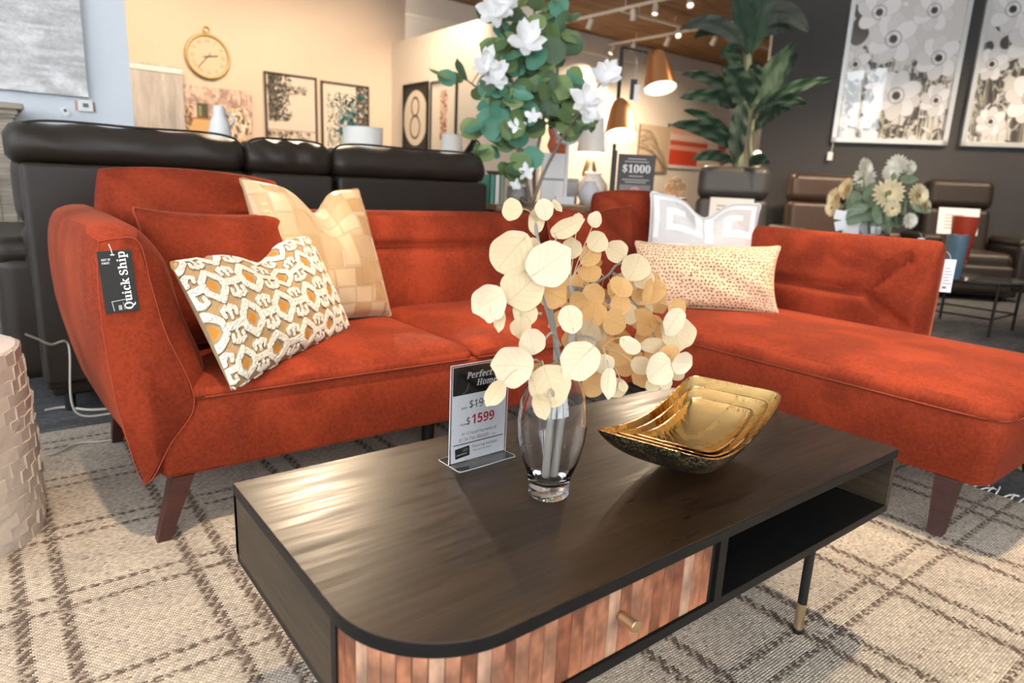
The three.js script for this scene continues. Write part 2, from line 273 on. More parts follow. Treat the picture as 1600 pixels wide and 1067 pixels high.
// ------------------------------------------------------------------ sectional sofa
{
  const O = [1.6, 0, -1.9], t = thing('sectional_sofa', 'rust orange velvet sectional sofa with a long chaise on wooden legs', 'sofa', O);
  const put = (name, g, m = velvet) => { g = Array.isArray(g) ? merge(g) : g; g.translate(-O[0], -O[1], -O[2]); return obj(name, tri(g), m, t); };
  // bases
  put('seat_base', slabRings(0.29, 2.12, -2.5, -1.745, 0.02, [[0.1, 0.166], [0.012, 0.168], [0.003, 0.18], [0, 0.3], [0.004, 0.36], [0.012, 0.374]]));
  put('chaise_base', slabRings(2.085, 2.93, -2.5, -0.505, 0.05, [[0.1, 0.166], [0.03, 0.168], [0.018, 0.18], [0.004, 0.3], [0.003, 0.36], [0.012, 0.374]]));
  // seats
  const lv = [[0.004, 0.368], [0, 0.38], [0.006, 0.396], [0.022, 0.41], [0.06, 0.422], [0.13, 0.43], [0.24, 0.434]];
  put('seat_cushion', slabRings(0.36, 1.228, -2.48, -1.742, 0.03, lv)); put('seat_cushion', slabRings(1.232, 2.088, -2.48, -1.742, 0.03, lv));
  put('chaise_cushion', slabRings(2.08, 2.94, -2.48, -0.5, 0.07, [[0.004, 0.368], [0, 0.38], [0.005, 0.396], [0.02, 0.413], [0.06, 0.429], [0.13, 0.44], [0.25, 0.446]]));
  // piped seams along the seat edges
  put('seam', [tube([[0.4, 0.374, -1.741], [0.8, 0.375, -1.741], [1.22, 0.374, -1.741]], 0.002, 5), tube([[1.24, 0.374, -1.741], [2.07, 0.374, -1.741]], 0.002, 5), tube([[2.081, 0.374, -1.7], [2.08, 0.374, -1], [2.081, 0.374, -0.58], [2.1, 0.374, -0.52], [2.16, 0.374, -0.5], [2.9, 0.374, -0.5]], 0.002, 5, 40)], velvetSeam);
  // backs: a padded profile swept along, with pulled creases
  const prof = ringCurve([[0.0, 0.39], [-0.008, 0.47], [0.004, 0.56], [0.028, 0.645], [0.045, 0.72], [0.075, 0.782], [0.12, 0.805], [0.165, 0.79], [0.185, 0.7], [0.17, 0.4], [0.15, 0.172], [0.06, 0.17], [0.01, 0.3]], 64);   // [depth from the seat edge, y]
  const seg = (p, a, b) => { const dx = b[0] - a[0], dy = b[1] - a[1], k = clamp(((p[0] - a[0]) * dx + (p[1] - a[1]) * dy) / (dx * dx + dy * dy), 0, 1); return Math.hypot(p[0] - a[0] - k * dx, p[1] - a[1] - k * dy); };
  function backGeo(s0, s1, creases, place, endRound) {
    const rings = [], n = 80;
    for (let i = 0; i <= n; i++) {
      const q = i / n, s = lerp(s0, s1, q), e = Math.min(1, (s1 - s) / endRound, 1), k = e >= 1 ? 1 : Math.sqrt(Math.max(0.0, 1 - (1 - e) ** 2)) * 0.55 + 0.45;
      rings.push(prof.map(([d, y]) => {
        let dd = d, yy = y;
        if (d < 0.13 && y > 0.4) { let c = 0; for (const [a, b, w, dep] of creases) c = Math.max(c, dep * Math.exp(-((seg([s, y], a, b) / w) ** 2))); dd += c; dd += 0.004 * Math.sin(s * 9 + y * 14); }
        dd = 0.09 + (dd - 0.09) * k; yy = 0.5 + (y - 0.5) * (0.86 + 0.14 * k);
        return place(s, dd, yy);
      }));
    }
    return loft(rings);
  }
  put('backrest', backGeo(0.33, 3.0, [[[0.62, 0.655], [2.7, 0.65], 0.013, 0.03], [[0.62, 0.655], [0.5, 0.76], 0.014, 0.02], [[0.62, 0.655], [0.5, 0.5], 0.014, 0.02]], (s, d, y) => [s, y, -2.425 - d], 0.001));
  put('side_backrest', backGeo(-2.6, -1.03, [[[-2.4, 0.575], [-1.27, 0.572], 0.013, 0.03], [[-1.27, 0.572], [-1.13, 0.73], 0.016, 0.032], [[-1.27, 0.572], [-1.02, 0.43], 0.015, 0.02], [[-1.2, 0.65], [-1.45, 0.7], 0.01, 0.008], [[-1.18, 0.68], [-1.38, 0.735], 0.01, 0.007]], (s, d, y) => [2.83 + d, y * 0.985, s], 0.05));
  put('seam', [tube([[2.833, 0.46, -1.93], [2.825, 0.5, -1.93], [2.835, 0.54, -1.93]], 0.0016, 5), tube([[2.862, 0.64, -1.9], [2.874, 0.7, -1.9], [2.905, 0.77, -1.9], [2.95, 0.793, -1.9]], 0.0016, 5)], velvetSeam);
  // flared arm
  const F = [[0.196, 0.772], [0.235, 0.779], [0.276, 0.776], [0.3, 0.672], [0.322, 0.561], [0.381, 0.355], [0.318, 0.262], [0.253, 0.168], [0.216, 0.305], [0.192, 0.5], [0.188, 0.68]];
  const B = [[0.168, 0.765], [0.21, 0.805], [0.29, 0.8], [0.375, 0.7], [0.398, 0.56], [0.43, 0.42], [0.42, 0.26], [0.36, 0.168], [0.24, 0.2], [0.17, 0.46], [0.155, 0.65]];
  const M = [[0.18, 0.782], [0.225, 0.802], [0.293, 0.79], [0.352, 0.71], [0.382, 0.575], [0.43, 0.42], [0.4, 0.255], [0.31, 0.168], [0.225, 0.29], [0.178, 0.49], [0.168, 0.68]];
  const ring = (P, z) => { const o = []; P.forEach((p, i) => { const q = P[(i + 1) % P.length]; for (let k = 0; k < 3; k++) o.push([lerp(p[0], q[0], k / 3), lerp(p[1], q[1], k / 3)]); }); return o.map(([x, y]) => [x, y, z]); };
  const soft = (P, z) => { const c = new THREE.CatmullRomCurve3(P.map((p) => V(p[0], p[1], 0)), true, 'catmullrom', 0.5), o = []; for (let k = 0; k < 33; k++) { const q = c.getPoint(k / 33); o.push([q.x, q.y, z]); } return o; };
  const mixR = (P, Q, k) => P.map((p, i) => [lerp(p[0], Q[i][0], k), lerp(p[1], Q[i][1], k)]);
  const Fin = F.map(([x, y]) => [lerp(x, 0.26, 0.05), lerp(y, 0.5, 0.012)]);
  const rs = [[Fin, -1.742], [F, -1.747], [mixR(F, M, 0.25), -1.765], [mixR(F, M, 0.7), -1.8], [M, -1.86], [mixR(M, B, 0.4), -2.05], [mixR(M, B, 0.8), -2.3], [B, -2.54], [mixR(B, M, 0.4).map(([x, y]) => [lerp(x, 0.28, 0.15), lerp(y, 0.5, 0.06)]), -2.6]];
  put('arm', loft(rs.map(([P, z], i) => { const a = ring(P, z), b = soft(P, z), k = [0, 0, 0.1, 0.4, 0.8, 1][Math.min(i, 5)]; return a.map((p, j) => [lerp(p[0], b[j][0], k), lerp(p[1], b[j][1], k), z]); }).map((r) => r.slice().reverse()), { crease: 0.95 }));
  const fp = F.map(([x, y]) => [lerp(x, 0.26, 0.06), lerp(y, 0.5, 0.016), -1.7422]);
  put('seam', tube([...fp, fp[0]].map((p) => V(...p)), 0.0013, 5, 120), velvetSeam);
  // legs
  const leg = (x, z, dx, dz, r0, name) => put(name || 'leg', loft([[r0, 0.17, 0, 0], [r0 * 0.62, 0.0, dx, dz]].map(([r, y, ox, oz]) => [[-r, -r], [r, -r], [r, r], [-r, r]].map(([a, b]) => [x + a + ox, y + 0.009 * (y < 0.1 ? 1 : 0), z + b + oz]).reverse()), { crease: 0.3 }), legWood);
  leg(0.34, -1.775, -0.058, 0.022, 0.026); leg(0.31, -2.5, -0.02, -0.03, 0.026); leg(2.14, -0.625, -0.06, 0.012, 0.03); leg(2.86, -0.62, 0.02, 0.02, 0.03); leg(2.86, -2.45, 0.02, -0.02, 0.026);
  put('leg', cyl(0.022, 0.025, 0.162, 12, 1.2, 0.009, -1.98), blackMetal);
}
// hang tag and price tag
const quick = canvasTex(256, 512, (c, w, h) => {
  c.fillStyle = '#262726'; c.fillRect(0, 0, w, h); c.fillStyle = '#e9e9e6'; c.font = 'bold 23px sans-serif'; c.fillText('GET IT', 22, 78); c.fillText('FAST!', 22, 106);
  c.beginPath(); c.ellipse(112, 32, 18, 6, 0, 0, 7); c.fill();
  c.strokeStyle = '#d0d0cc'; c.lineWidth = 5; c.beginPath(); c.moveTo(52, 420); c.lineTo(170, 408); c.moveTo(56, 424); c.lineTo(64, 500); c.stroke();
  c.lineWidth = 3; c.beginPath(); c.moveTo(140, 430); c.lineTo(146, 496); c.stroke(); c.fillStyle = '#a5a5a0'; c.fillRect(100, 455, 26, 40);
  c.save(); c.translate(214, 498); c.rotate(-Math.PI / 2 - 0.02); c.fillStyle = '#f3f3f0'; c.font = 'bold 90px serif'; c.fillText('Quick Ship', 0, 0); c.restore();
});
{
  const p = [0.235, 0.678, -1.735], t = thing('hang_tag', 'black hang tag with large white lettering on the sofa arm', 'tag', [p[0], p[1] - 0.07, p[2]]);
  t.rotation.z = 0.05; t.rotation.x = -0.03;
  obj('card', box(-0.034, 0.034, 0, 0.14, -0.0008, 0.0008), std(L(0.02, 0.02, 0.02), 0.5), t);
  const g = new THREE.PlaneGeometry(0.067, 0.139); g.translate(0, 0.07, 0.0012); obj('print', g, std(L(1, 1, 1), 0.85, { map: quick }), t);
  obj('string', tube([[-0.004, 0.13, 0.002], [-0.006, 0.145, 0.002], [-0.008, 0.155, -0.002]], 0.0009, 5), whiteMat, t);
  const q = [3, 0.658, -1.032], u = thing('price_tag', 'white hanging price tag at the end of the chaise backrest', 'tag', [2.99, q[1] - 0.065, -1.02], -0.85);
  obj('card', box(-0.021, 0.021, 0, 0.13, -0.0008, 0.0008), paper, u);
  const pt = canvasTex(64, 192, (c, w, h) => { c.fillStyle = '#eceae6'; c.fillRect(0, 0, w, h); c.fillStyle = '#8a8884'; for (let i = 0; i < 6; i++) c.fillRect(12, 50 + i * 18, 26 + 10 * (i % 3), 4); c.fillStyle = '#6b6967'; c.fillRect(12, 160, 22, 12); });
  const h = new THREE.PlaneGeometry(0.041, 0.128); h.translate(0, 0.065, 0.0013); obj('print', h, std(L(1, 1, 1), 0.6, { map: pt }), u);
  obj('string', tube([[0, 0.128, 0], [-0.004, 0.145, -0.004], [-0.012, 0.158, -0.02]], 0.0009, 5), whiteMat, u);
}

// ------------------------------------------------------------------ cushions
function pillowGeo(w, h, th, { chop = 0, nu = 56, nv = 40, pinch = 0.07, wr = 0.006, sd = 1, full = 0.42, round = 0 } = {}) {
  const face = (sgn) => {
    const pos = [], uv = [], idx = [];
    for (let j = 0; j <= nv; j++) for (let i = 0; i <= nu; i++) {
      const u = (i / nu) * 2 - 1, v = (j / nv) * 2 - 1, U = Math.sin(u * Math.PI / 2) * 0.35 + u * 0.65, Vv = Math.sin(v * Math.PI / 2) * 0.35 + v * 0.65;
      let x = w / 2 * U * (1 - pinch * (1 - Vv * Vv)), y = h / 2 * Vv * (1 - pinch * (1 - U * U));
      const rc = 1 - round * U * U * Vv * Vv; x *= rc; y *= rc; const c = chop * Math.exp(-((U / 0.3) ** 2)) * smooth(-0.2, 1, Vv); y -= c;
      let z = th / 2 * Math.pow(Math.max(0, (1 - U * U) * (1 - Vv * Vv)), full);
      z *= 1 - 1.6 * c / Math.max(h, 0.01);
      const e = 1 - Math.max(Math.abs(U), Math.abs(Vv));
      z += smooth(0, 0.2, e) * wr * (Math.sin(u * 5 + sd) * Math.sin(v * 4 + sd * 2) + 0.6 * Math.sin((u + v) * 9 + sd)) ;
      z = Math.max(z, 0.0012);
      pos.push(x, y + h / 2, sgn * z); uv.push((u + 1) / 2, (v + 1) / 2);
    }
    for (let j = 0; j < nv; j++) for (let i = 0; i < nu; i++) { const a = j * (nu + 1) + i, b = a + 1, c = a + nu + 1, d = c + 1; sgn > 0 ? idx.push(a, b, d, a, d, c) : idx.push(a, d, b, a, c, d); }
    const g = new THREE.BufferGeometry(); g.setAttribute('position', new THREE.Float32BufferAttribute(pos, 3)); g.setAttribute('uv', new THREE.Float32BufferAttribute(uv, 2)); g.setIndex(idx); g.computeVertexNormals(); return g;
  };
  return [face(1), face(-1)];
}
function edgePath(w, h, pinch, chop) { const o = []; for (const [a, b] of [[[-1, -1], [1, -1]], [[1, -1], [1, 1]], [[1, 1], [-1, 1]], [[-1, 1], [-1, -1]]]) for (let k = 0; k < 12; k++) { const U = lerp(a[0], b[0], k / 12), W = lerp(a[1], b[1], k / 12); const c = chop * Math.exp(-((U / 0.3) ** 2)) * smooth(-0.2, 1, W); o.push(V(w / 2 * U * (1 - pinch * (1 - W * W)), h / 2 * W * (1 - pinch * (1 - U * U)) - c + h / 2, 0)); } o.push(o[0].clone()); return o; }
function pillow(name, label, p, yaw, lean, roll, w, h, th, front, back, opt = {}, seamMat) {
  const t = thing(name, label, 'pillow', p, yaw * Math.PI / 180); t.rotation.x = -lean * Math.PI / 180; t.rotation.z = roll * Math.PI / 180;
  const [a, b] = pillowGeo(w, h, th, opt); obj('front', a, front, t); obj('back', b, back || front, t);
  if (seamMat) obj('piping', tube(edgePath(w, h, opt.pinch ?? 0.07, opt.chop ?? 0), opt.pipe ?? 0.0035, 6, 160), seamMat, t);
  return t;
}
const velvetP = phy(L(0.26, 0.036, 0.0125), 0.85, { map: rep(velvetMap, 0.8), sheen: 0.5, sheenColor: L(0.7, 0.18, 0.09), sheenRoughness: 0.45, bumpMap: rep(nMid, 2), bumpScale: 0.003, specularIntensity: 0.3 });
pillow('back_cushion', 'large rust velvet back cushion leaning beside the sofa arm', [0.545, 0.44, -2.33], 3, 9, -2, 0.58, 0.5, 0.21, velvetP, velvetP, { pinch: 0.0, full: 0.28, sd: 3, wr: 0.014, round: 0.08 });
pillow('throw_pillow', 'rust velvet pillow behind the tan patchwork pillow', [0.575, 0.43, -2.06], 14, 16, -2, 0.47, 0.4, 0.17, velvetP, velvetP, { pinch: 0.07, sd: 5, wr: 0.008 }, velvetSeam);
const latticeDraw = (bump) => (c, w, h) => {
  c.fillStyle = bump ? '#202020' : '#a98a62'; c.fillRect(0, 0, w, h);
  if (!bump) { for (let i = 0; i < 9000; i++) { c.fillStyle = rnd() > 0.5 ? 'rgba(90,66,36,.14)' : 'rgba(225,200,160,.14)'; c.fillRect(rnd() * w, rnd() * h, 5, 1.5); } }
  const white = bump ? '#ffffff' : '#e4dccc', W = w / 5, H = h / 3.1;
  c.lineCap = 'round'; c.lineJoin = 'round';
  const knot = (path, lw) => { c.strokeStyle = white; c.lineWidth = lw * 1.2; c.beginPath(); path.forEach((p, i) => i ? c.lineTo(...p) : c.moveTo(...p)); c.stroke(); };
  for (let j = -1; j <= 4; j++) for (let i = -1; i <= 6; i++) {
    const x = i * W + (j % 2 ? W / 2 : 0), y = j * H * 0.86;
    knot([[x, y - 0.34 * H], [x + 0.24 * W, y - 0.12 * H], [x + 0.24 * W, y + 0.12 * H], [x, y + 0.34 * H], [x - 0.24 * W, y + 0.12 * H], [x - 0.24 * W, y - 0.12 * H], [x, y - 0.34 * H]], w * 0.026);
    knot([[x + 0.26 * W, y], [x + 0.5 * W, y + 0.02 * H], [x + 0.74 * W, y]], w * 0.026);
    if (!bump) { c.fillStyle = '#c07c1e'; c.beginPath(); c.moveTo(x, y - 0.15 * H); c.lineTo(x + 0.1 * W, y); c.lineTo(x, y + 0.15 * H); c.lineTo(x - 0.1 * W, y); c.fill(); }
    const mx = x + W / 2, my = y + H * 0.0; 
    for (const s of [-1, 1]) { knot([[mx - 0.14 * W, my + s * 0.2 * H], [mx - 0.17 * W, my + s * 0.3 * H], [mx - 0.05 * W, my + s * 0.36 * H], [mx, my + s * 0.24 * H], [mx + 0.05 * W, my + s * 0.36 * H], [mx + 0.17 * W, my + s * 0.3 * H], [mx + 0.14 * W, my + s * 0.2 * H]], w * 0.017); }
    knot([[mx, my - 0.3 * H], [mx, my - 0.14 * H]], w * 0.015); knot([[mx, my + 0.14 * H], [mx, my + 0.3 * H]], w * 0.015);
  }
  if (bump) { c.globalCompositeOperation = 'multiply'; for (let i = 0; i < 26000; i++) { const g = 110 + rnd() * 130 | 0; c.fillStyle = `rgba(${g},${g},${g},.55)`; c.fillRect(rnd() * w, rnd() * h, 3.5, 3.5); } }
  else { for (let i = 0; i < 20000; i++) { c.fillStyle = `rgba(120,104,84,${rnd() * 0.12})`; c.fillRect(rnd() * w, rnd() * h, 3, 3); } }
};
const latC = canvasTex(1024, 544, latticeDraw(false)), latB = canvasTex(1024, 544, latticeDraw(true), false);
const tan = phy(L(0.42, 0.29, 0.16), 0.85, { bumpMap: rep(nFine, 8), bumpScale: 0.0006 });
{
  const u = [0.789, 0, -0.614], BL = [0.457, 0.395, -1.703];
  const t = pillow('lumbar_pillow', 'tan lumbar pillow with tufted white lattice and ochre diamonds', [BL[0] + u[0] * 0.31, 0.412, BL[2] + u[2] * 0.31], 37.9, 25, 2.5, 0.64, 0.34, 0.15, std(L(1, 1, 1), 0.9, { map: latC, bumpMap: latB, bumpScale: 0.006, displacementMap: latB, displacementScale: 0.006 }), tan, { chop: 0.045, nu: 240, nv: 130, pinch: 0.05, wr: 0.003, sd: 2 }, tan);
}
const patchDraw = (kind) => (c, w, h) => {
  c.fillStyle = kind === 'c' ? '#cdb491' : '#b0b0b0'; c.fillRect(0, 0, w, h);
  let s = 17; const q = () => { s = (s * 1103515245 + 12345) & 0x7fffffff; return s / 0x7fffffff; };
  const cols = ['#d8c3a2', '#c7ab84', '#d2bb98', '#bf9f74', '#dac8ab', '#c9b08c'];
  for (let ring = 0; ring < 4; ring++) { const m = ring * w * 0.125, n = 7 - ring * 2; for (let k = 0; k < n; k++) for (let e = 0; e < 4; e++) {
    const L0 = (w - 2 * m) / n, a = q(), x = e < 2 ? m + k * L0 : (e === 2 ? m : w - m - w * 0.115), y = e < 2 ? (e ? h - m - w * 0.115 : m) : m + k * L0;
    const rw = e < 2 ? L0 - 4 : w * 0.115, rh = e < 2 ? w * 0.115 : L0 - 4;
    if (kind === 'c') c.fillStyle = cols[(q() * cols.length) | 0]; else { const g = a > 0.55 ? 60 : 190; c.fillStyle = `rgb(${g},${g},${g})`; }
    c.fillRect(x, y, rw, rh); if (kind === 'c') { c.strokeStyle = 'rgba(120,92,58,.35)'; c.lineWidth = 2; c.strokeRect(x, y, rw, rh); }
  } }
};
const patchC = canvasTex(512, 512, patchDraw('c')), patchR = canvasTex(512, 512, patchDraw('r'), false);
const patchMat = phy(L(0.78, 0.72, 0.66), 0.75, { map: patchC, roughnessMap: patchR, sheen: 0.4, sheenColor: L(0.9, 0.8, 0.65), bumpMap: rep(nFine, 3), bumpScale: 0.0008 });
{
  const u = [0.91, 0, -0.415];
  pillow('throw_pillow', 'tan patchwork pillow with satin patches and a dented top', [1.206 - u[0] * 0.27, 0.432, -2.29 + 0.27 * 0.415], 24.5, 21, -3, 0.55, 0.5, 0.17, patchMat, tan, { chop: 0.09, pinch: 0.06, sd: 1, wr: 0.006 }, tan);
  const p = [1.114, 0.776, -2.4], t = thing('care_tag', 'black and white label tag behind the tan patchwork pillow', 'tag', [p[0], p[1] - 0.035, p[2]], 0.4); t.rotation.z = 0.35;
  const tx = canvasTex(128, 160, (c, w, h) => { c.fillStyle = '#1f1f1f'; c.fillRect(0, 0, w, 84); c.fillStyle = '#e6e3df'; c.fillRect(0, 84, w, 76); c.fillStyle = '#eee'; c.fillRect(16, 30, 60, 10); c.fillRect(16, 48, 80, 14); });
  obj('card', box(-0.027, 0.027, 0, 0.07, -0.001, 0.001), paper, t); const g = new THREE.PlaneGeometry(0.053, 0.069); g.translate(0, 0.035, 0.0014); obj('print', g, std(L(1, 1, 1), 0.6, { map: tx }), t);
}
pillow('back_cushion', 'rust velvet back cushion in the sofa corner behind the white pillow', [2.62, 0.44, -2.3], -8, 10, 1, 0.51, 0.5, 0.2, velvetP, velvetP, { pinch: 0.0, full: 0.3, sd: 8, wr: 0.014, round: 0.08 });
pillow('throw_pillow', 'rust velvet pillow in front of the corner back cushion', [2.27, 0.435, -2.22], -6, 12, 2, 0.52, 0.42, 0.16, velvetP, velvetP, { pinch: 0.06, sd: 9, wr: 0.01, chop: 0.02 }, velvetSeam);
const greek = canvasTex(512, 512, (c, w, h) => {
  c.fillStyle = '#cfc9c2'; c.fillRect(0, 0, w, h); for (let i = 0; i < 12000; i++) { c.fillStyle = `rgba(255,255,255,${rnd() * 0.25})`; c.fillRect(rnd() * w, rnd() * h, 4, 1.5); }
  c.strokeStyle = '#f1eeea'; c.lineWidth = 30; c.lineJoin = 'miter';
  for (const [ox, oy] of [[30, 40], [270, 40], [30, 280], [270, 280]]) { c.beginPath(); c.moveTo(ox, oy + 200); c.lineTo(ox, oy); c.lineTo(ox + 200, oy); c.lineTo(ox + 200, oy + 150); c.lineTo(ox + 70, oy + 150); c.lineTo(ox + 70, oy + 72); c.lineTo(ox + 140, oy + 72); c.stroke(); }
});
const whiteFab = phy(L(0.84, 0.82, 0.8), 0.8, { bumpMap: rep(nFine, 6), bumpScale: 0.0006 });
pillow('throw_pillow', 'white pillow with a woven Greek key pattern', [2.66, 0.435, -1.955], -40, 18, -4, 0.53, 0.5, 0.17, phy(L(0.95, 0.95, 0.96), 0.55, { map: greek, sheen: 0.5, sheenColor: L(1, 1, 1), bumpMap: rep(nMid, 4), bumpScale: 0.003 }), whiteFab, { chop: 0.085, pinch: 0.06, sd: 6, wr: 0.008 }, whiteFab);
const spots = canvasTex(1024, 512, (c, w, h) => {
  c.fillStyle = '#e3bd98'; c.fillRect(0, 0, w, h);
  for (let y = 0; y < h; y += 25) for (let x = 0; x < w; x += 26) { const px = x + rr(-7, 7) + (y / 25 % 2) * 13, py = y + rr(-6, 6); c.fillStyle = ['#4a2e1f', '#5d3b28', '#6e472e'][(rnd() * 3) | 0]; c.beginPath(); c.ellipse(px, py, rr(5.5, 8.5), rr(4.5, 6.8), rnd() * 3, 0, 7); c.fill(); }
});
const peach = phy(L(0.74, 0.5, 0.33), 0.85, { bumpMap: rep(nFine, 6), bumpScale: 0.0006 });
pillow('lumbar_pillow', 'peach lumbar pillow with small brown leopard spots', [2.44, 0.437, -1.74], -44, 16, 1, 0.62, 0.29, 0.17, phy(L(1, 1, 1), 0.85, { map: spots, bumpMap: rep(nMid, 3), bumpScale: 0.002 }), peach, { pinch: 0.08, sd: 4, wr: 0.006 }, peach);

// ------------------------------------------------------------------ coffee table
const TT = 0.42;
{
  const X0 = 0.289, X1 = 1.5, Z0 = -1.105, Z1 = -0.54, R = 0.155, y0 = 0.273, y1 = TT;
  const O = [0.9, 0, -0.82], t = thing('coffee_table', 'dark wood coffee table with rounded corners and slatted red wood front', 'table', O);
  const put = (name, g, m, par = t, uvs = true) => { g = Array.isArray(g) ? merge(g) : g; g = g.clone().translate(-O[0], -O[1], -O[2]); return obj(name, uvs ? tri(g) : g, m, par); };
  const outline = (s) => { const sh = new THREE.Shape(); const x0 = X0 + s, x1 = X1 - s, z0 = Z0 + s, z1 = Z1 - s, r = R - s; sh.moveTo(x0, -z0); sh.lineTo(x0, -(z1 - r)); sh.absarc(x0 + r, -(z1 - r), r, Math.PI, Math.PI * 1.5, false); sh.lineTo(x1, -z1); sh.lineTo(x1, -(z0 + r)); sh.absarc(x1 - r, -(z0 + r), r, 0, Math.PI / 2, false); sh.lineTo(x0, -z0); return sh; };
  const slab = (s, a, b, bev) => { const g = new THREE.ExtrudeGeometry(outline(s + bev), { depth: b - a - 2 * bev, bevelEnabled: bev > 0, bevelSize: bev, bevelThickness: bev, bevelSegments: 2, curveSegments: 28 }); g.rotateX(-Math.PI / 2); g.translate(0, a + bev, 0); return g; };
  put('top_board', slab(0, y1 - 0.021, y1 - 0.0018, 0.001), tableBlack);
  put('tabletop', slab(0.0004, y1 - 0.0018, y1, 0.0006), tableWood);
  put('bottom_panel', slab(0.001, y0, y0 + 0.018, 0.001), tableBlack);
  const strip = (pts, th) => { const up = [], n = pts.length; const rings = pts.map((p, i) => { const a = pts[Math.max(0, i - 1)], b = pts[Math.min(n - 1, i + 1)], dx = b[0] - a[0], dz = b[1] - a[1], l = Math.hypot(dx, dz), nx = -dz / l, nz = dx / l; const q = [p[0] + nx * th, p[1] + nz * th]; return [[p[0], y0 + 0.017, p[1]], [p[0], y1 - 0.02, p[1]], [q[0], y1 - 0.02, q[1]], [q[0], y0 + 0.017, q[1]]]; }); return loft(rings, { crease: 0.5 }); };
  put('side_panel', strip([[X0, Z1 - R - 0.004], [X0, Z0]], 0.016), tableSide);
  const bk = [[X0, Z0 + 0.001], [X1 - R, Z0 + 0.001]]; for (let i = 1; i <= 12; i++) { const a = Math.PI / 2 * i / 12; bk.push([X1 - R + (R - 0.001) * Math.sin(a), Z0 + R - (R - 0.001) * Math.cos(a)]); }
  put('back_panel', strip(bk, 0.014), tableBlack);
  put('end_panel', box(X1 - 0.016, X1, y0 + 0.017, y1 - 0.02, Z0 + R, Z1 - 0.0005), tableSide);
  put('divider', [box(0.871, 0.891, y0 + 0.017, y1 - 0.02, Z0 + 0.02, Z1 - 0.001), box(0.857, 0.866, y0 + 0.017, y1 - 0.02, Z1 - 0.02, Z1 - 0.006)], tableBlack);
  put('corner_post', box(X0 + 0.0005, X0 + 0.012, y0 + 0.017, y1 - 0.02, Z1 - R - 0.003, Z1 - R + 0.008), tableBlack);
  // curved run of slats
  const curve = obj('curved_front', [(() => { const r = []; for (let i = 0; i <= 14; i++) { const a = Math.PI / 2 * i / 14, c = [X0 + R - (R - 0.012) * Math.cos(a), Z1 - R + (R - 0.012) * Math.sin(a)]; r.push([[c[0], y0 + 0.018, c[1]], [c[0], y1 - 0.021, c[1]], [c[0] + 0.006 * Math.cos(a), y1 - 0.021, c[1] - 0.006 * Math.sin(a)], [c[0] + 0.006 * Math.cos(a), y0 + 0.018, c[1] - 0.006 * Math.sin(a)]]); } const g = loft(r, { crease: 0.5 }); g.translate(-O[0], 0, -O[2]); return g; })()], tableBlack, t);
  const sh = y1 - y0 - 0.042, slat = (w) => new RoundedBoxGeometry(w, sh, 0.007, 2, 0.0014);
  const NC = 12, sw = (R * Math.PI / 2 - 0.012) / NC, gC = tri(slat(sw - 0.0008)), pick = [0, 0, 3, 1, 1, 4, 1, 3, 1, 0, 3, 1];
  for (let i = 0; i < NC; i++) {
    const a = Math.PI / 2 * ((i + 0.5) / NC) * 0.98 + 0.035, r = R - 0.0075;
    const s = obj('slat', gC, slatMats[pick[i]], curve); s.position.set(X0 + R - r * Math.cos(a) - O[0], (y0 + y1) / 2 - 0.0015, Z1 - R + r * Math.sin(a) - O[2]); s.rotation.y = Math.PI * 1.5 + a;
  }
  const drawer = put('drawer_front', box(0.438, 0.857, y0 + 0.02, y1 - 0.023, Z1 - 0.016, Z1 - 0.0125), tableBlack);
  const ND = 18, dw = (0.857 - 0.438) / ND, gD = tri(slat(dw - 0.0009)), pd = [0, 1, 4, 1, 2, 0, 4, 4, 3, 0, 1, 4, 2, 0, 5, 3, 4, 0];
  for (let i = 0; i < ND; i++) { const s = obj('slat', gD, slatMats[pd[i]], drawer); s.position.set(0.438 + dw * (i + 0.5) - O[0], (y0 + y1) / 2 - 0.0015, Z1 - 0.0085 - O[2]); }
  const kb = lathe([[0, 0], [0.0075, 0], [0.0075, 0.004], [0.0085, 0.006], [0.009, 0.03], [0.0084, 0.0315], [0, 0.0316]], 24); kb.rotateX(Math.PI / 2); kb.translate(0.648 - O[0], 0.352, Z1 - 0.005 - O[2]); obj('knob', kb, brass, drawer);
  for (const [x, z] of [[1.315, -0.605], [1.315, -1.03], [0.47, -0.61], [0.47, -1.03]]) {
    const l = put('leg', cyl(0.0095, 0.0105, 0.2, 18, x, 0.074, z), blackMetal);
    put('leg_sleeve', cyl(0.0098, 0.0102, 0.062, 18, x, 0.018, z), brass, l); put('leg_foot', lathe([[0, 0], [0.0115, 0], [0.0115, 0.009], [0.0095, 0.01], [0, 0.01]], 18).translate(x, 0.009, z), blackMetal, l);
    put('brace', rod([x, 0.235, z], [x - (x > 0.9 ? 0.09 : -0.09), 0.268, z + (z > -0.8 ? -0.06 : 0.06)], 0.006), blackMetal, l);
  }
}

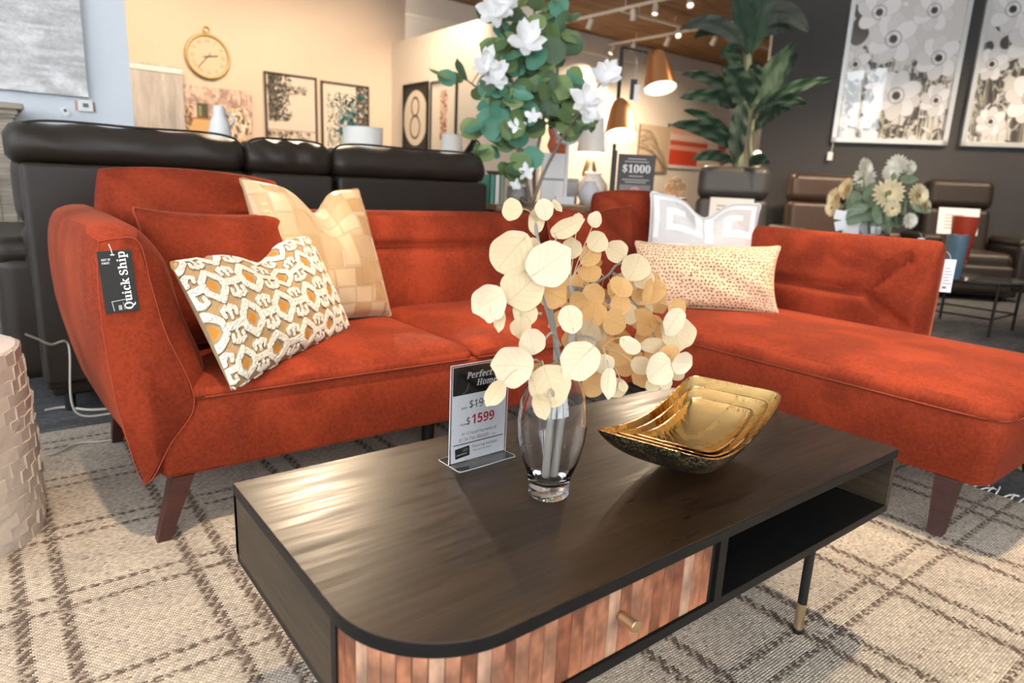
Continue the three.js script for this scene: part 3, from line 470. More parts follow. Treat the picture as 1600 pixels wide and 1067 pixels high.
// ------------------------------------------------------------------ price sign in an acrylic stand
const priceTex = canvasTex(640, 896, (c, w, h) => {
  c.fillStyle = '#eeeeee'; c.fillRect(0, 0, w, h); c.fillStyle = '#1d1c1b'; c.fillRect(0, 0, w, 262);
  c.strokeStyle = '#6b6a68'; c.lineWidth = 16; c.beginPath(); c.moveTo(110, 255); c.quadraticCurveTo(170, 240, 180, 160); c.stroke();
  c.fillStyle = '#f4f3f0'; c.font = 'bold italic 82px serif'; c.fillText('Perfect', 150, 118); c.fillText('Home', 268, 196);
  c.fillStyle = '#222'; c.font = '28px sans-serif'; c.fillText('MSRP', 100, 400); c.font = '104px sans-serif'; c.fillText('$1999', 190, 400);
  c.strokeStyle = '#333'; c.lineWidth = 4; c.beginPath(); c.moveTo(200, 385); c.lineTo(470, 340); c.stroke();
  c.font = '34px sans-serif'; c.fillText('Now', 96, 555); c.font = '100px sans-serif'; c.fillText('$', 160, 555); c.fillStyle = '#c01f26'; c.font = 'bold 128px sans-serif'; c.fillText('1599', 222, 555);
  c.fillStyle = '#333'; c.font = '38px sans-serif'; c.fillText('Or 12 Equal Payments of', 110, 650); c.fillStyle = '#9c5a58'; c.font = '50px sans-serif'; c.fillText('$134 Per Month', 84, 708); c.fillStyle = '#777'; c.font = '24px sans-serif'; c.fillText('*OAC', 470, 708);
  c.fillStyle = '#1b1b1b'; c.fillRect(20, 726, 600, 9); c.save(); c.translate(40, 770); c.rotate(-0.08); c.fillStyle = '#2a2a2a'; c.fillRect(0, 0, 170, 96); c.fillStyle = '#bdbdbb'; c.fillRect(16, 60, 120, 9); c.fillStyle = '#77756f'; c.fillRect(90, 16, 60, 28); c.restore();
  c.fillStyle = '#555'; c.font = '36px sans-serif'; c.fillText('Financing Available', 240, 790); c.font = '24px sans-serif'; c.fillText('*See store for details', 250, 826);
});
{
  const t = thing('price_sign', 'white and black price sign in a clear acrylic stand', 'sign', [0.701, TT, -0.972], 0.03), W = 0.134, H = 0.192;
  t.rotation.z = 0.0;
  const p = obj('paper_sheet', box(-W / 2 + 0.004, W / 2 - 0.004, 0.004, H - 0.003, -0.0004, 0.0004), paper, t);
  const g = new THREE.PlaneGeometry(W - 0.009, H - 0.008); g.translate(0, H / 2, 0.0006); obj('print', g, std(L(1, 1, 1), 0.45, { map: priceTex }), t);
  const foot = (s) => tri(box(-W / 2, W / 2, 0, 0.002, s > 0 ? 0.001 : -0.035, s > 0 ? 0.035 : -0.001, 0.0008));
  obj('sleeve', [box(-W / 2, W / 2, 0.002, H, 0.0012, 0.003, 0.0006), box(-W / 2, W / 2, 0.002, H, -0.003, -0.0012, 0.0006)], acrylic, t);
  obj('foot', foot(1), acrylic, t); obj('foot', foot(-1), acrylic, t);
  const rim = (pts) => tube(pts, 0.0009, 5, pts.length * 4), w = W / 2;
  obj('polished_edge', [rim([[-w, 0.002, 0], [-w, H, 0]]), rim([[w, 0.002, 0], [w, H, 0]]), rim([[-w, H, 0], [w, H, 0]]), rim([[-w, 0.001, 0.002], [-w, 0.001, 0.034], [w, 0.001, 0.034], [w, 0.001, 0.002]].flatMap((p, i, a) => i < a.length - 1 ? [p, p.map((q, k) => lerp(q, a[i + 1][k], 0.97))] : [p])), rim([[-w, 0.001, -0.002], [-w, 0.001, -0.034], [w, 0.001, -0.034], [w, 0.001, -0.002]].flatMap((p, i, a) => i < a.length - 1 ? [p, p.map((q, k) => lerp(q, a[i + 1][k], 0.97))] : [p]))], phy(L(0.92, 0.92, 0.92), 0.2, { transmission: 0.4, thickness: 0 }), t);
}

// ------------------------------------------------------------------ glass vase with dried branches
const VB = [0.717, TT, -0.784];
{
  const g = lathe([[0, 0.001], [0.034, 0.001], [0.0375, 0.005], [0.037, 0.018], [0.042, 0.04], [0.0535, 0.07], [0.0615, 0.105], [0.0635, 0.135], [0.06, 0.165], [0.05, 0.195], [0.0385, 0.215], [0.037, 0.222], [0.0355, 0.222], [0.0365, 0.214], [0.0475, 0.194], [0.0575, 0.165], [0.061, 0.135], [0.059, 0.105], [0.0505, 0.07], [0.038, 0.042], [0.028, 0.028], [0.012, 0.023], [0, 0.022]], 64);
  g.scale(1, 1, 0.92);
  const m = solo('glass_vase', g, glass, 'clear glass vase of tapered oval shape holding dried branches', 'vase'); m.position.set(...VB); m.rotation.y = 0.67;
}
const veins = (bump) => canvasTex(256, 256, (c) => { c.fillStyle = bump ? '#808080' : '#ffffff'; c.fillRect(0, 0, 256, 256); c.strokeStyle = bump ? '#ffffff' : '#f0dfc2'; const ln = (w, ...p) => { c.lineWidth = w; c.beginPath(); c.moveTo(p[0], p[1]); c.quadraticCurveTo(p[2], p[3], p[4], p[5]); c.stroke(); }; ln(3, 128, 252, 130, 128, 128, 6); for (let i = 0; i < 4; i++) for (const s of [-1, 1]) { const y = 236 - i * 46 - (s > 0 ? 12 : 0); ln(1.3, 128, y, 128 + s * 40, y - 20, 128 + s * (100 - i * 8), y - 74); } for (let i = 0; i < 500; i++) { c.fillStyle = `rgba(190,150,100,${bump ? 0.2 : rnd() * 0.12})`; c.fillRect(rnd() * 256, rnd() * 256, 5, 5); } }, !bump);
const veinC = veins(false), veinB = veins(true);
const leafCream = phy(L(0.68, 0.54, 0.33), 0.7, { side: THREE.DoubleSide, transmission: 0.22, thickness: 0, map: veinC, bumpMap: veinB, bumpScale: 0.0005 });
const leafPale = phy(L(0.72, 0.6, 0.41), 0.7, { side: THREE.DoubleSide, transmission: 0.15, thickness: 0, map: veinC, bumpMap: veinB, bumpScale: 0.0005 });
const leafGold = phy(L(0.74, 0.44, 0.16), 0.7, { side: THREE.DoubleSide, transmission: 0.35, thickness: 0, map: veinC, bumpMap: veinB, bumpScale: 0.0005 });
const branchMat = std(L(0.6, 0.56, 0.5), 0.9, { bumpMap: rep(nFine, 4), bumpScale: 0.002 }), twigMat = std(L(0.36, 0.29, 0.2), 0.9);
function roundLeaf(asp = 1, cup = 0.1, tip = 0.06, sd = 0) {   // unit diameter, stem at y = -0.5, facing +z
  const rings = 5, n = 34, pos = [0, 0, 0], uv = [0.5, 0.5], idx = [];
  for (let r = 1; r <= rings; r++) for (let i = 0; i < n; i++) {
    const a = i / n * Math.PI * 2 - Math.PI / 2, k = r / rings, wob = 1 + 0.035 * Math.sin(3 * a + sd) + 0.02 * Math.sin(7 * a + sd * 2), pt = tip * Math.exp(-(((a - Math.PI / 2) / 0.22) ** 2));
    const x = 0.5 * k * Math.cos(a) * wob * asp, y = 0.5 * k * Math.sin(a) * (wob + pt * k);
    pos.push(x, y, cup * (x * x * 1.6 + y * y * 0.8) - 0.012 * Math.exp(-((x / 0.02) ** 2)) * (1 - k) + 0.02 * Math.sin(y * 7 + x * 5 + sd) * k); uv.push(x + 0.5, y + 0.5);
  }
  for (let i = 0; i < n; i++) idx.push(0, 1 + i, 1 + (i + 1) % n);
  for (let r = 0; r < rings - 1; r++) for (let i = 0; i < n; i++) { const a = 1 + r * n + i, b = 1 + r * n + (i + 1) % n; idx.push(a, a + n, b, b, a + n, b + n); }
  const g = new THREE.BufferGeometry(); g.setAttribute('position', new THREE.Float32BufferAttribute(pos, 3)); g.setAttribute('uv', new THREE.Float32BufferAttribute(uv, 2)); g.setIndex(idx); g.computeVertexNormals(); return g;
}
const leafGeos = [0, 1, 2, 3, 4].map((k) => roundLeaf(0.92 + 0.05 * k, 0.06 + 0.05 * k, 0.07 + 0.05 * (k % 2), k * 1.7));
const narrowLeaf = [roundLeaf(0.55, 0.4, 0.14, 2), roundLeaf(0.65, 0.5, 0.12, 5)];
{
  const B1 = thing('dried_branch', 'dried branch with big round cream leaves rising over the price sign', 'branch', VB), B2 = thing('dried_branch', 'curling dried branch with small golden leaves drooping towards the gold bowls', 'branch', VB);
  const loc = (p) => V(p[0] - VB[0], p[1] - VB[1], p[2] - VB[2]);
  const samples = [[], []];
  const twig = (which, pts, r0, r1, mat) => { const q = pts.map(loc), c = new THREE.CatmullRomCurve3(q); for (let i = 0; i <= 24; i++) samples[which].push(c.getPoint(i / 24)); obj(r0 > 0.004 ? 'stem' : 'twig', tube(q, (k) => 1.35 * lerp(r0, r1, k), 7, 36), mat || branchMat, which ? B2 : B1); };
  twig(0, [[0.715, 0.44, -0.793], [0.729, 0.517, -0.805], [0.746, 0.603, -0.817], [0.748, 0.67, -0.822], [0.741, 0.734, -0.834], [0.733, 0.798, -0.846], [0.73, 0.86, -0.868], [0.738, 0.896, -0.884]], 0.0055, 0.0016);
  twig(1, [[0.733, 0.437, -0.791], [0.749, 0.515, -0.801], [0.768, 0.601, -0.812], [0.789, 0.664, -0.828], [0.809, 0.728, -0.844], [0.805, 0.764, -0.858]], 0.0058, 0.004);
  twig(1, [[0.802, 0.738, -0.853], [0.828, 0.748, -0.86], [0.863, 0.753, -0.861], [0.882, 0.735, -0.84], [0.916, 0.736, -0.814], [0.92, 0.716, -0.792], [0.929, 0.708, -0.769], [0.934, 0.7, -0.736]], 0.0034, 0.0012);
  twig(1, [[0.882, 0.735, -0.84], [0.88, 0.701, -0.831], [0.858, 0.676, -0.815], [0.838, 0.639, -0.807]], 0.0028, 0.0012);
  twig(1, [[0.82, 0.757, -0.87], [0.868, 0.753, -0.883], [0.918, 0.775, -0.876], [0.935, 0.796, -0.869], [0.973, 0.796, -0.852]], 0.003, 0.0012);
  twig(1, [[0.926, 0.779, -0.871], [0.933, 0.766, -0.848], [0.935, 0.745, -0.827], [0.929, 0.724, -0.8]], 0.0026, 0.001);
  twig(1, [[0.916, 0.731, -0.812], [0.88, 0.708, -0.808], [0.842, 0.702, -0.81], [0.813, 0.717, -0.837]], 0.0024, 0.001);
  twig(1, [[0.784, 0.685, -0.812], [0.798, 0.685, -0.787], [0.809, 0.668, -0.773]], 0.002, 0.001);
  twig(1, [[0.92, 0.716, -0.792], [0.919, 0.688, -0.758], [0.917, 0.663, -0.738], [0.921, 0.65, -0.718]], 0.002, 0.001);
  twig(0, [[0.751, 0.649, -0.813], [0.733, 0.705, -0.819], [0.714, 0.749, -0.82], [0.705, 0.781, -0.824]], 0.0032, 0.0014);
  twig(0, [[0.754, 0.67, -0.818], [0.725, 0.697, -0.809], [0.691, 0.675, -0.803], [0.674, 0.667, -0.801]], 0.0024, 0.001, twigMat);
  twig(0, [[0.748, 0.64, -0.813], [0.703, 0.647, -0.799], [0.679, 0.66, -0.795], [0.659, 0.649, -0.795]], 0.0024, 0.001, twigMat);
  twig(0, [[0.733, 0.798, -0.846], [0.71, 0.825, -0.846], [0.683, 0.841, -0.847]], 0.002, 0.001);
  twig(0, [[0.715, 0.727, -0.826], [0.677, 0.734, -0.832], [0.646, 0.749, -0.835], [0.625, 0.753, -0.84]], 0.002, 0.001, twigMat);
  twig(0, [[0.734, 0.788, -0.843], [0.744, 0.825, -0.845], [0.762, 0.85, -0.852]], 0.002, 0.001, twigMat);
  twig(0, [[0.731, 0.875, -0.871], [0.75, 0.891, -0.874], [0.771, 0.9, -0.873]], 0.0014, 0.0007, twigMat);
  // leaves: place, size, tilt, kind (0 cream, 1 pale, 2 gold), form
  const Lf = [
    [[0.656, 0.828, -0.838], 190, 0, 0], [[0.694, 0.814, -0.79], 190, 1, 0], [[0.67, 0.772, -0.823], 182, 0, 0], [[0.614, 0.752, -0.836], 142, 1, 0], [[0.63, 0.724, -0.827], 95, 0, 1], [[0.669, 0.735, -0.813], 112, 0, 0], [[0.661, 0.712, -0.812], 92, 0, 0], [[0.666, 0.692, -0.789], 116, 1, 0],
    [[0.633, 0.657, -0.792], 165, 1, 0], [[0.596, 0.621, -0.784], 118, 0, 1], [[0.732, 0.726, -0.773], 118, 1, 0], [[0.716, 0.67, -0.729], 168, 1, 0], [[0.682, 0.627, -0.757], 175, 0, 0], [[0.661, 0.599, -0.752], 112, 0, 1], [[0.689, 0.892, -0.883], 88, 0, 0], [[0.737, 0.895, -0.859], 92, 1, 0],
    [[0.777, 0.866, -0.845], 150, 0, 1], [[0.838, 0.88, -0.84], 72, 1, 0], [[0.815, 0.881, -0.859], 44, 0, 0], [[0.844, 0.842, -0.837], 92, 0, 0], [[0.839, 0.817, -0.847], 108, 2, 0], [[0.8, 0.829, -0.855], 100, 0, 0], [[0.891, 0.825, -0.834], 104, 0, 0], [[0.849, 0.784, -0.855], 104, 2, 0],
    [[0.914, 0.798, -0.808], 126, 0, 0], [[0.932, 0.777, -0.8], 100, 0, 0], [[0.927, 0.761, -0.786], 110, 2, 1], [[0.92, 0.774, -0.822], 104, 0, 0], [[0.74, 0.758, -0.829], 122, 2, 0], [[0.851, 0.728, -0.836], 96, 2, 0], [[0.889, 0.699, -0.85], 150, 2, 0], [[0.892, 0.726, -0.83], 88, 0, 0],
    [[0.894, 0.721, -0.696], 165, 1, 1], [[0.92, 0.698, -0.707], 160, 0, 0], [[0.878, 0.678, -0.721], 130, 0, 1], [[0.818, 0.685, -0.719], 98, 1, 0], [[0.832, 0.659, -0.752], 104, 2, 0], [[0.781, 0.654, -0.739], 88, 1, 0], [[0.769, 0.629, -0.715], 128, 1, 1], [[0.807, 0.61, -0.731], 86, 0, 0], [[0.802, 0.619, -0.712], 46, 0, 0],
    [[0.83, 0.654, -0.7], 98, 0, 0], [[0.836, 0.654, -0.669], 136, 1, 0], [[0.891, 0.665, -0.694], 92, 2, 0], [[0.874, 0.664, -0.655], 94, 1, 0], [[0.889, 0.639, -0.675], 74, 0, 0], [[0.865, 0.627, -0.678], 74, 0, 0], [[0.848, 0.621, -0.689], 64, 0, 0], [[0.851, 0.626, -0.714], 90, 2, 0], [[0.778, 0.615, -0.755], 104, 2, 0],
    [[0.844, 0.636, -0.749], 84, 2, 0], [[0.915, 0.71, -0.78], 104, 2, 0], [[0.896, 0.716, -0.797], 94, 0, 0], [[0.814, 0.69, -0.815], 124, 0, 0], [[0.707, 0.83, -0.851], 90, 0, 0], [[0.731, 0.875, -0.871], 110, 0, 1], [[0.768, 0.901, -0.863], 60, 0, 1], [[0.612, 0.728, -0.83], 44, 1, 0], [[0.801, 0.742, -0.828], 90, 2, 0], [[0.727, 0.639, -0.777], 120, 0, 0], [[0.697, 0.632, -0.799], 110, 2, 0], [[0.645, 0.638, -0.802], 120, 0, 1],
  ];
  const n0 = Lf.length, mid = [0.922, 0.694, -0.862];
  for (let i = 0; i < 78; i++) { const d = V(rr(-1, 1), rr(-1, 1), rr(-1, 1)).normalize().multiplyScalar(0.125 * Math.cbrt(rnd())); Lf.push([[mid[0] + d.x, mid[1] + d.y, mid[2] + d.z], rr(85, 135), rnd() > 0.85 ? 0 : 2, rnd() > 0.7 ? 1 : 0]); }
  const mats = [leafCream, leafPale, leafGold], face = V(-0.62, 0.12, 0.78);
  Lf.forEach(([p, d, mi, form], i) => {
    const which = p[0] * 0.783 + p[2] * 0.622 > 0.085 || i >= n0 ? 1 : 0, pos = loc(p), s = d * 0.000385;
    let best = null, bd = 1e9; for (const q of samples[which]) { const e = q.distanceTo(pos); if (e < bd) { bd = e; best = q; } }
    const dir = pos.clone().sub(best); if (dir.length() < 1e-3) dir.set(0, -1, 0); dir.normalize();
    const nrm = face.clone().add(V(rr(-0.5, 0.5), rr(-0.45, 0.45), rr(-0.5, 0.5)).multiplyScalar(i < 16 ? 0.55 : 1)).normalize();
    const up = dir.clone().lerp(V(0, -0.6, 0), 0.35); up.addScaledVector(nrm, -up.dot(nrm)); if (up.length() < 1e-3) up.set(0, 1, 0).addScaledVector(nrm, -nrm.y); up.normalize();
    const x = up.clone().cross(nrm).normalize(), g = (form ? narrowLeaf[i % 2] : leafGeos[i % 5]).clone(); g.scale(s, s, s);
    g.applyMatrix4(new THREE.Matrix4().makeBasis(x, up, nrm)); g.translate(pos.x, pos.y, pos.z);
    const leaf = obj('leaf', g, mats[mi], which ? B2 : B1), a = pos.clone().addScaledVector(up, -0.5 * s);
    obj('leaf_stalk', tube([best, best.clone().lerp(a, 0.5).add(V(0, 0.006, 0)), a, pos.clone().addScaledVector(up, -0.3 * s).addScaledVector(nrm, 0.0006)], 0.0008, 5, 10), leafCream, leaf);
  });
}

// ------------------------------------------------------------------ three nested bowls
function bowlGeo(Lx, Lz, hEnd, dip, depth, th) {
  // open rectangular dish with raised ends; returns inner and outer skins
  const skin = (inset, y0) => {
    const N = 96, K = 16, rings = [];
    for (let k = 0; k <= K; k++) {
      const q = k / K, r = Math.sin(q * Math.PI / 2);
      const ring = [];
      for (let i = 0; i < N; i++) {
        const a = i / N * Math.PI * 2, ca = Math.cos(a), sa = Math.sin(a), p = lerp(2.2, 12, q * q), rad = Math.pow(Math.pow(Math.abs(ca), p) + Math.pow(Math.abs(sa), p), -1 / p);
        const x = ca * rad, z = sa * rad, rim = hEnd - dip * (1 - x * x);
        ring.push([x * (Lx / 2 - inset) * r * lerp(0.86, 1, q * q), y0 + (rim - y0) * Math.pow(1 - Math.cos(q * Math.PI / 2), 0.92), z * (Lz / 2 - inset) * r * lerp(0.86, 1, q * q)]);
      } rings.push(ring);
    } return rings;
  };
  const o = skin(0, 0.001), n = skin(th, th + 0.003);
  return { outer: loft(o.map((r) => r), { caps: false }), inner: loft([...n].map((r) => r.slice().reverse()), { caps: false }), rim: loft([o[o.length - 1], n[n.length - 1]].map((r) => r), { caps: false }) };
}
{
  const sets = [[0.475, 0.215, 0.105, 0.036, 0], [0.385, 0.178, 0.088, 0.03, 0.009], [0.295, 0.138, 0.07, 0.022, 0.019]];
  const lab = ['largest gold bowl with a dark hammered outside under two smaller ones', 'middle gold bowl nested between the largest and the smallest', 'smallest gold bowl lying inside the other two'];
  sets.forEach(([lx, lz, h, dip, lift], i) => {
    const ang = 0.3, off = [0, -0.012, -0.022][i], offz = [0, 0.006, 0.01][i];
    const t = thing('gold_bowl', lab[i], 'bowl', [1.06 + off * Math.cos(ang) + offz * Math.sin(ang), TT + lift, -0.745 - off * Math.sin(ang) + offz * Math.cos(ang)], ang, 'nested gold bowls');
    const b = bowlGeo(lx, lz, h, dip, 0, 0.004); obj('outside', tri(b.outer, 4), i ? gold : goldOut, t); obj('inside', tri(b.inner, 4), gold, t); obj('rim', tri(b.rim, 4), gold, t);
  });
}

// ------------------------------------------------------------------ faceted drum stool and cords
{
  const c = [-0.19, -2.06], R0 = 0.245, H = 0.475, t = thing('drum_stool', 'pale drum stool covered in a chipped basket weave pattern', 'stool', [c[0], 0.009, c[1]]);
  const mat = phy(L(0.5, 0.42, 0.34), 0.38, { bumpMap: rep(nMid, 4), bumpScale: 0.002 });
  const rad = (y) => R0 * (0.93 + 0.1 * Math.sin(Math.PI * clamp(y / H, 0, 1) * 0.62 + 0.9) - 0.02);
  obj('core', lathe([[0, 0.002], [rad(0) - 0.012, 0.002], ...Array.from({ length: 9 }, (_, i) => [rad(H * i / 8) - 0.006, H * i / 8 * 0.985 + 0.004]), [0, H - 0.004]], 48), mat, t);
  obj('seat_top', lathe([[0, H - 0.003], [rad(H) - 0.004, H - 0.003], [rad(H) + 0.001, H - 0.001], [rad(H) - 0.004, H + 0.006], [0, H + 0.008]], 48), phy(L(0.62, 0.53, 0.46), 0.5, { bumpMap: rep(nMid, 2), bumpScale: 0.002 }), t);
  const rows = 15, cols = 34, dy = H / rows, gs = [0, 1, 2, 3].map((k) => { const w = rad(H / 2) * Math.PI * 2 / cols * 1.04, g = new THREE.BoxGeometry(w, dy * 1.08, 0.012, 1, 1, 1), P = g.attributes.position; for (let i = 0; i < P.count; i++) if (P.getZ(i) > 0) P.setZ(i, 0.005 + 0.005 * hash(Math.round(P.getX(i) * 1e4) > 0 ? 1 : 0, Math.round(P.getY(i) * 1e4) > 0 ? 1 : 0, k * 7 + 3)); g.computeVertexNormals(); return tri(g.toNonIndexed()); });
  gs.forEach((g) => g.computeVertexNormals());
  for (let r = 0; r < rows; r++) for (let q = 0; q < cols; q++) {
    const a = (q + (r % 2) * 0.5 + rr(-0.08, 0.08)) / cols * Math.PI * 2; if (Math.cos(a - 0.75) < -0.2) continue;   // the far side cannot be seen
    const y = dy * (r + 0.5), f = obj('facet', gs[(rnd() * 4) | 0], mat, t); f.position.set(Math.sin(a) * (rad(y) - 0.004), y, Math.cos(a) * (rad(y) - 0.004)); f.rotation.set(rr(-0.07, 0.07), a + rr(-0.08, 0.08), rr(-0.06, 0.06) + 0.08, 'YXZ');
  }
  const cord = std(L(0.6, 0.54, 0.45), 0.6);
  solo('power_cord', tube([[0.078, 0.364, -2.75], [0.11, 0.339, -2.78], [0.15, 0.305, -2.82]].concat([[0.2, 0.3, -2.86], [0.21, 0.02, -2.87], [0.35, 0.006, -2.85]]), 0.0042, 6, 60), cord, 'white power cord hanging beside the black sofa back', 'cord');
  solo('power_cord', tube([[0.116, 0.006, -3.014], [0.179, 0.006, -3.021], [0.275, 0.006, -2.929], [0.6, 0.006, -2.93], [1.0, 0.006, -2.86]], 0.005, 6, 60), cord, 'white cord lying on the dark floor behind the rug', 'cord');
  solo('power_cord', tube([[0.082, 0.014, -2.495], [0.126, 0.014, -2.511], [0.176, 0.014, -2.559], [0.248, 0.014, -2.542], [0.5, 0.014, -2.5]], 0.0035, 6, 60), cord, 'thin white cord lying on the rug by the rear sofa leg', 'cord');
}

// ------------------------------------------------------------------ black recliner sofa, seen from behind
{
  const O = [1.12, 0, -3.4], t = thing('recliner_sofa', 'black brown leather recliner sofa standing back to back with the rust sofa', 'sofa', O);
  const put = (name, g, m = blackLeather, par = t) => { g = Array.isArray(g) ? merge(g) : g; g.translate(-O[0], -O[1], -O[2]); return obj(name, tri(g), m, par); };
  const secs = [[0.125, 0.888], [0.908, 1.268], [1.29, 2.12]];
  const head = (x0, x1, puff, sd) => {
    const rings = [], n = 40, base = ringCurve([[-2.965, 0.945], [-2.945, 0.985], [-2.96, 1.035], [-3.0, 1.062], [-3.06, 1.07], [-3.14, 1.045], [-3.17, 0.98], [-3.1, 0.93], [-3.02, 0.925]], 36);
    for (let i = 0; i <= n; i++) {
      const q = i / n, e = Math.min(q, 1 - q) * (x1 - x0), k = e < 0.06 ? 0.55 + 0.45 * Math.sqrt(Math.max(0, 1 - (1 - e / 0.06) ** 2)) : 1, x = lerp(x0, x1, q);
      rings.push(base.map(([z, y]) => [x + (y > 1.03 ? 0 : 0), 0.99 + (y - 0.99) * k + (y > 1.0 ? 0.004 * Math.sin(q * 26 + sd) * k - 0.002 * puff : 0) + (y > 0.99 ? 0.008 * Math.sin(Math.PI * q) : 0), -3.04 + (z + 3.04) * k + 0.003 * Math.sin(q * 19 + y * 30 + sd)]));
    } return loft(rings);
  };
  secs.forEach(([a, b], i) => {
    put('back_panel', box(a, b, 0.12, 0.932, -3.06, -2.93, 0.02));
    const h = put('headrest', head(a - (i ? 0.012 : 0.035), b + 0.012, 1, i * 2));
    put('welt', [tube([[a - 0.01, 1.03, -3.0], [a + 0.03, 1.066, -3.0], [(a + b) / 2, 1.078, -3.01], [b - 0.03, 1.066, -3.0], [b + 0.008, 1.03, -3.0]], 0.005, 6, 40)], blackLeather, h);
    put('back_cushion', box(a - 0.02, b + 0.01, 0.68, 0.99, -3.3, -3.05, 0.09)); put('back_cushion', box(a - 0.015, b + 0.01, 0.45, 0.72, -3.34, -3.05, 0.09));
    put('seat', box(a + 0.0, b, 0.25, 0.5, -3.95, -3.2, 0.07));
  });
  put('base', box(0.14, 2.1, 0.06, 0.4, -3.85, -2.98, 0.02)); put('hinge_cover', box(0.13, 0.2, 0.1, 0.55, -3.0, -2.945, 0.012));
  const arm = put('arm', box(0.02, 0.2, 0.1, 0.6, -3.95, -3.1, 0.06)); put('arm_pad', box(0.01, 0.21, 0.55, 0.66, -3.93, -3.1, 0.05), blackLeather, arm); put('recline_switch', box(0.012, 0.022, 0.4, 0.47, -3.25, -3.21, 0.004), brass, arm);
  put('arm', box(2.03, 2.2, 0.1, 0.6, -3.95, -3.1, 0.06));
  put('leg', [cyl(0.02, 0.02, 0.07, 10, 0.2, 0, -3.0)], blackMetal); put('leg', [cyl(0.02, 0.02, 0.07, 10, 2.05, 0, -3.0)], blackMetal); put('leg', [cyl(0.02, 0.02, 0.07, 10, 0.2, 0, -3.8)], blackMetal); put('leg', [cyl(0.02, 0.02, 0.07, 10, 2.05, 0, -3.8)], blackMetal);
}

// ------------------------------------------------------------------ pictures on the walls
function picture(name, label, category, c, turn, w, h, fw, fd, fm, tex, o = {}) {
  const t = thing(name, label, category, [c[0], c[1] - h / 2, c[2]], turn);
  if (fw) obj('frame', [box(-w / 2, -w / 2 + fw, 0, h, 0, fd, 0.003), box(w / 2 - fw, w / 2, 0, h, 0, fd, 0.003), box(-w / 2, w / 2, 0, fw, 0, fd, 0.003), box(-w / 2, w / 2, h - fw, h, 0, fd, 0.003)], fm, t);
  obj('backing', box(-w / 2 + fw * 0.5, w / 2 - fw * 0.5, fw * 0.5, h - fw * 0.5, 0.002, fd * (fw ? 0.4 : 1), 0), fw ? whiteMat : fm, t);
  const g = new THREE.PlaneGeometry(w - 2 * fw, h - 2 * fw); g.translate(0, h / 2, fd * (fw ? 0.4 : 1) + 0.001); obj('print', g, std(L(1, 1, 1), o.rough ?? 0.8, { map: tex, ...(o.extra || {}) }), t);
  if (o.glass) obj('glazing', box(-w / 2 + fw * 0.8, w / 2 - fw * 0.8, fw * 0.8, h - fw * 0.8, fd * 0.6, fd * 0.6 + 0.002), pane, t);
  return t;
}
const D2 = Math.PI / 180;
const blot = (c, n, fx, fy, r0, r1, col) => { for (let i = 0; i < n; i++) { const [x, y] = [fx(), fy()]; c.fillStyle = col(x, y); c.beginPath(); c.ellipse(x, y, rr(r0, r1), rr(r0, r1) * 0.6, rnd() * 3, 0, 7); c.fill(); } };
const abstractTex = dataTex(512, (u, v) => {
  const a = fbm(u, v, 6, 5, 5, 201), b = fbm(u, v, 8, 60, 3, 203), s = fbm(u, v, 120, 120, 2, 205), w = smooth(0.42, 0.62, a + 0.35 * (v - 0.3) - 0.2 * smooth(0.65, 0.9, 1 - Math.abs(v - 0.35)));
  const k = 0.76 + 0.16 * w + 0.22 * (b - 0.5) * (1 - w) + 0.12 * (s - 0.5); return [k, k * 0.995, k * 0.985];
}, true);
{ const p = [0.543, 1.295, -4.6]; picture('canvas_painting', 'large silver white abstract canvas on the pale wall', 'painting', [p[0] - 0.75, p[1] + 0.5, -4.6], 0, 1.5, 1.0, 0, 0.035, std(L(0.05, 0.04, 0.035), 0.7), abstractTex, { extra: { bumpMap: abstractTex, bumpScale: 0.004 } });
  const q = [0.527, 1.249, -4.6], th = thing('thermostat', 'small white thermostat on the pale wall', 'thermostat', [q[0], q[1] - 0.03, -4.6]);
  obj('back_plate', box(-0.048, 0.048, 0.004, 0.056, 0, 0.006, 0.002), std(L(0.5, 0.28, 0.24), 0.6), th); obj('housing', box(-0.036, 0.036, 0, 0.06, 0.005, 0.025, 0.005), whiteMat, th); obj('screen', box(-0.014, 0.014, 0.022, 0.044, 0.024, 0.0262), std(L(0.05, 0.07, 0.06), 0.3), th);
  const s = [0.437, 1.209, -4.58], tg = thing('price_tag', 'small white tag on a string below the silver canvas', 'tag', [s[0], s[1] - 0.02, s[2]]); tg.rotation.z = 0.5; obj('card', box(-0.016, 0.016, 0, 0.045, -0.002, 0.002, 0.001), paper, tg); obj('barcode', box(-0.002, 0.012, 0.02, 0.035, 0.0018, 0.0026), std(L(0.06, 0.06, 0.06), 0.6), tg); obj('string', tube([[0, 0.045, 0], [0.03, 0.08, -0.01], [0.05, 0.105, 0]], 0.001, 4), whiteMat, tg);
  const cb = [0.168, 1.196, -4.3], cab = thing('display_cabinet', 'weathered white cabinet with a moulded cornice', 'cabinet', [cb[0] - 0.4, 0, -4.36]), wm = std(L(0.55, 0.5, 0.44), 0.75, { map: rep(grainMap, 1.2) }), hh = cb[1];
  obj('carcass', box(-0.45, 0.41, 0, hh - 0.04, -0.2, 0.12, 0.004), wm, cab); obj('cornice', [box(-0.47, 0.43, hh - 0.045, hh - 0.02, -0.22, 0.15, 0.008), box(-0.49, 0.455, hh - 0.02, hh + 0.012, -0.23, 0.17, 0.01), box(-0.46, 0.42, hh - 0.06, hh - 0.04, -0.21, 0.135, 0.006)], wm, cab);
  for (const [a, b] of [[-0.42, -0.03], [0, 0.38]]) { const d = obj('door', box(a, b, 0.08, hh - 0.09, 0.115, 0.135, 0.004), wm, cab); obj('door_panel', box(a + 0.06, b - 0.06, 0.14, hh - 0.15, 0.13, 0.139, 0.004), wm, d); } }
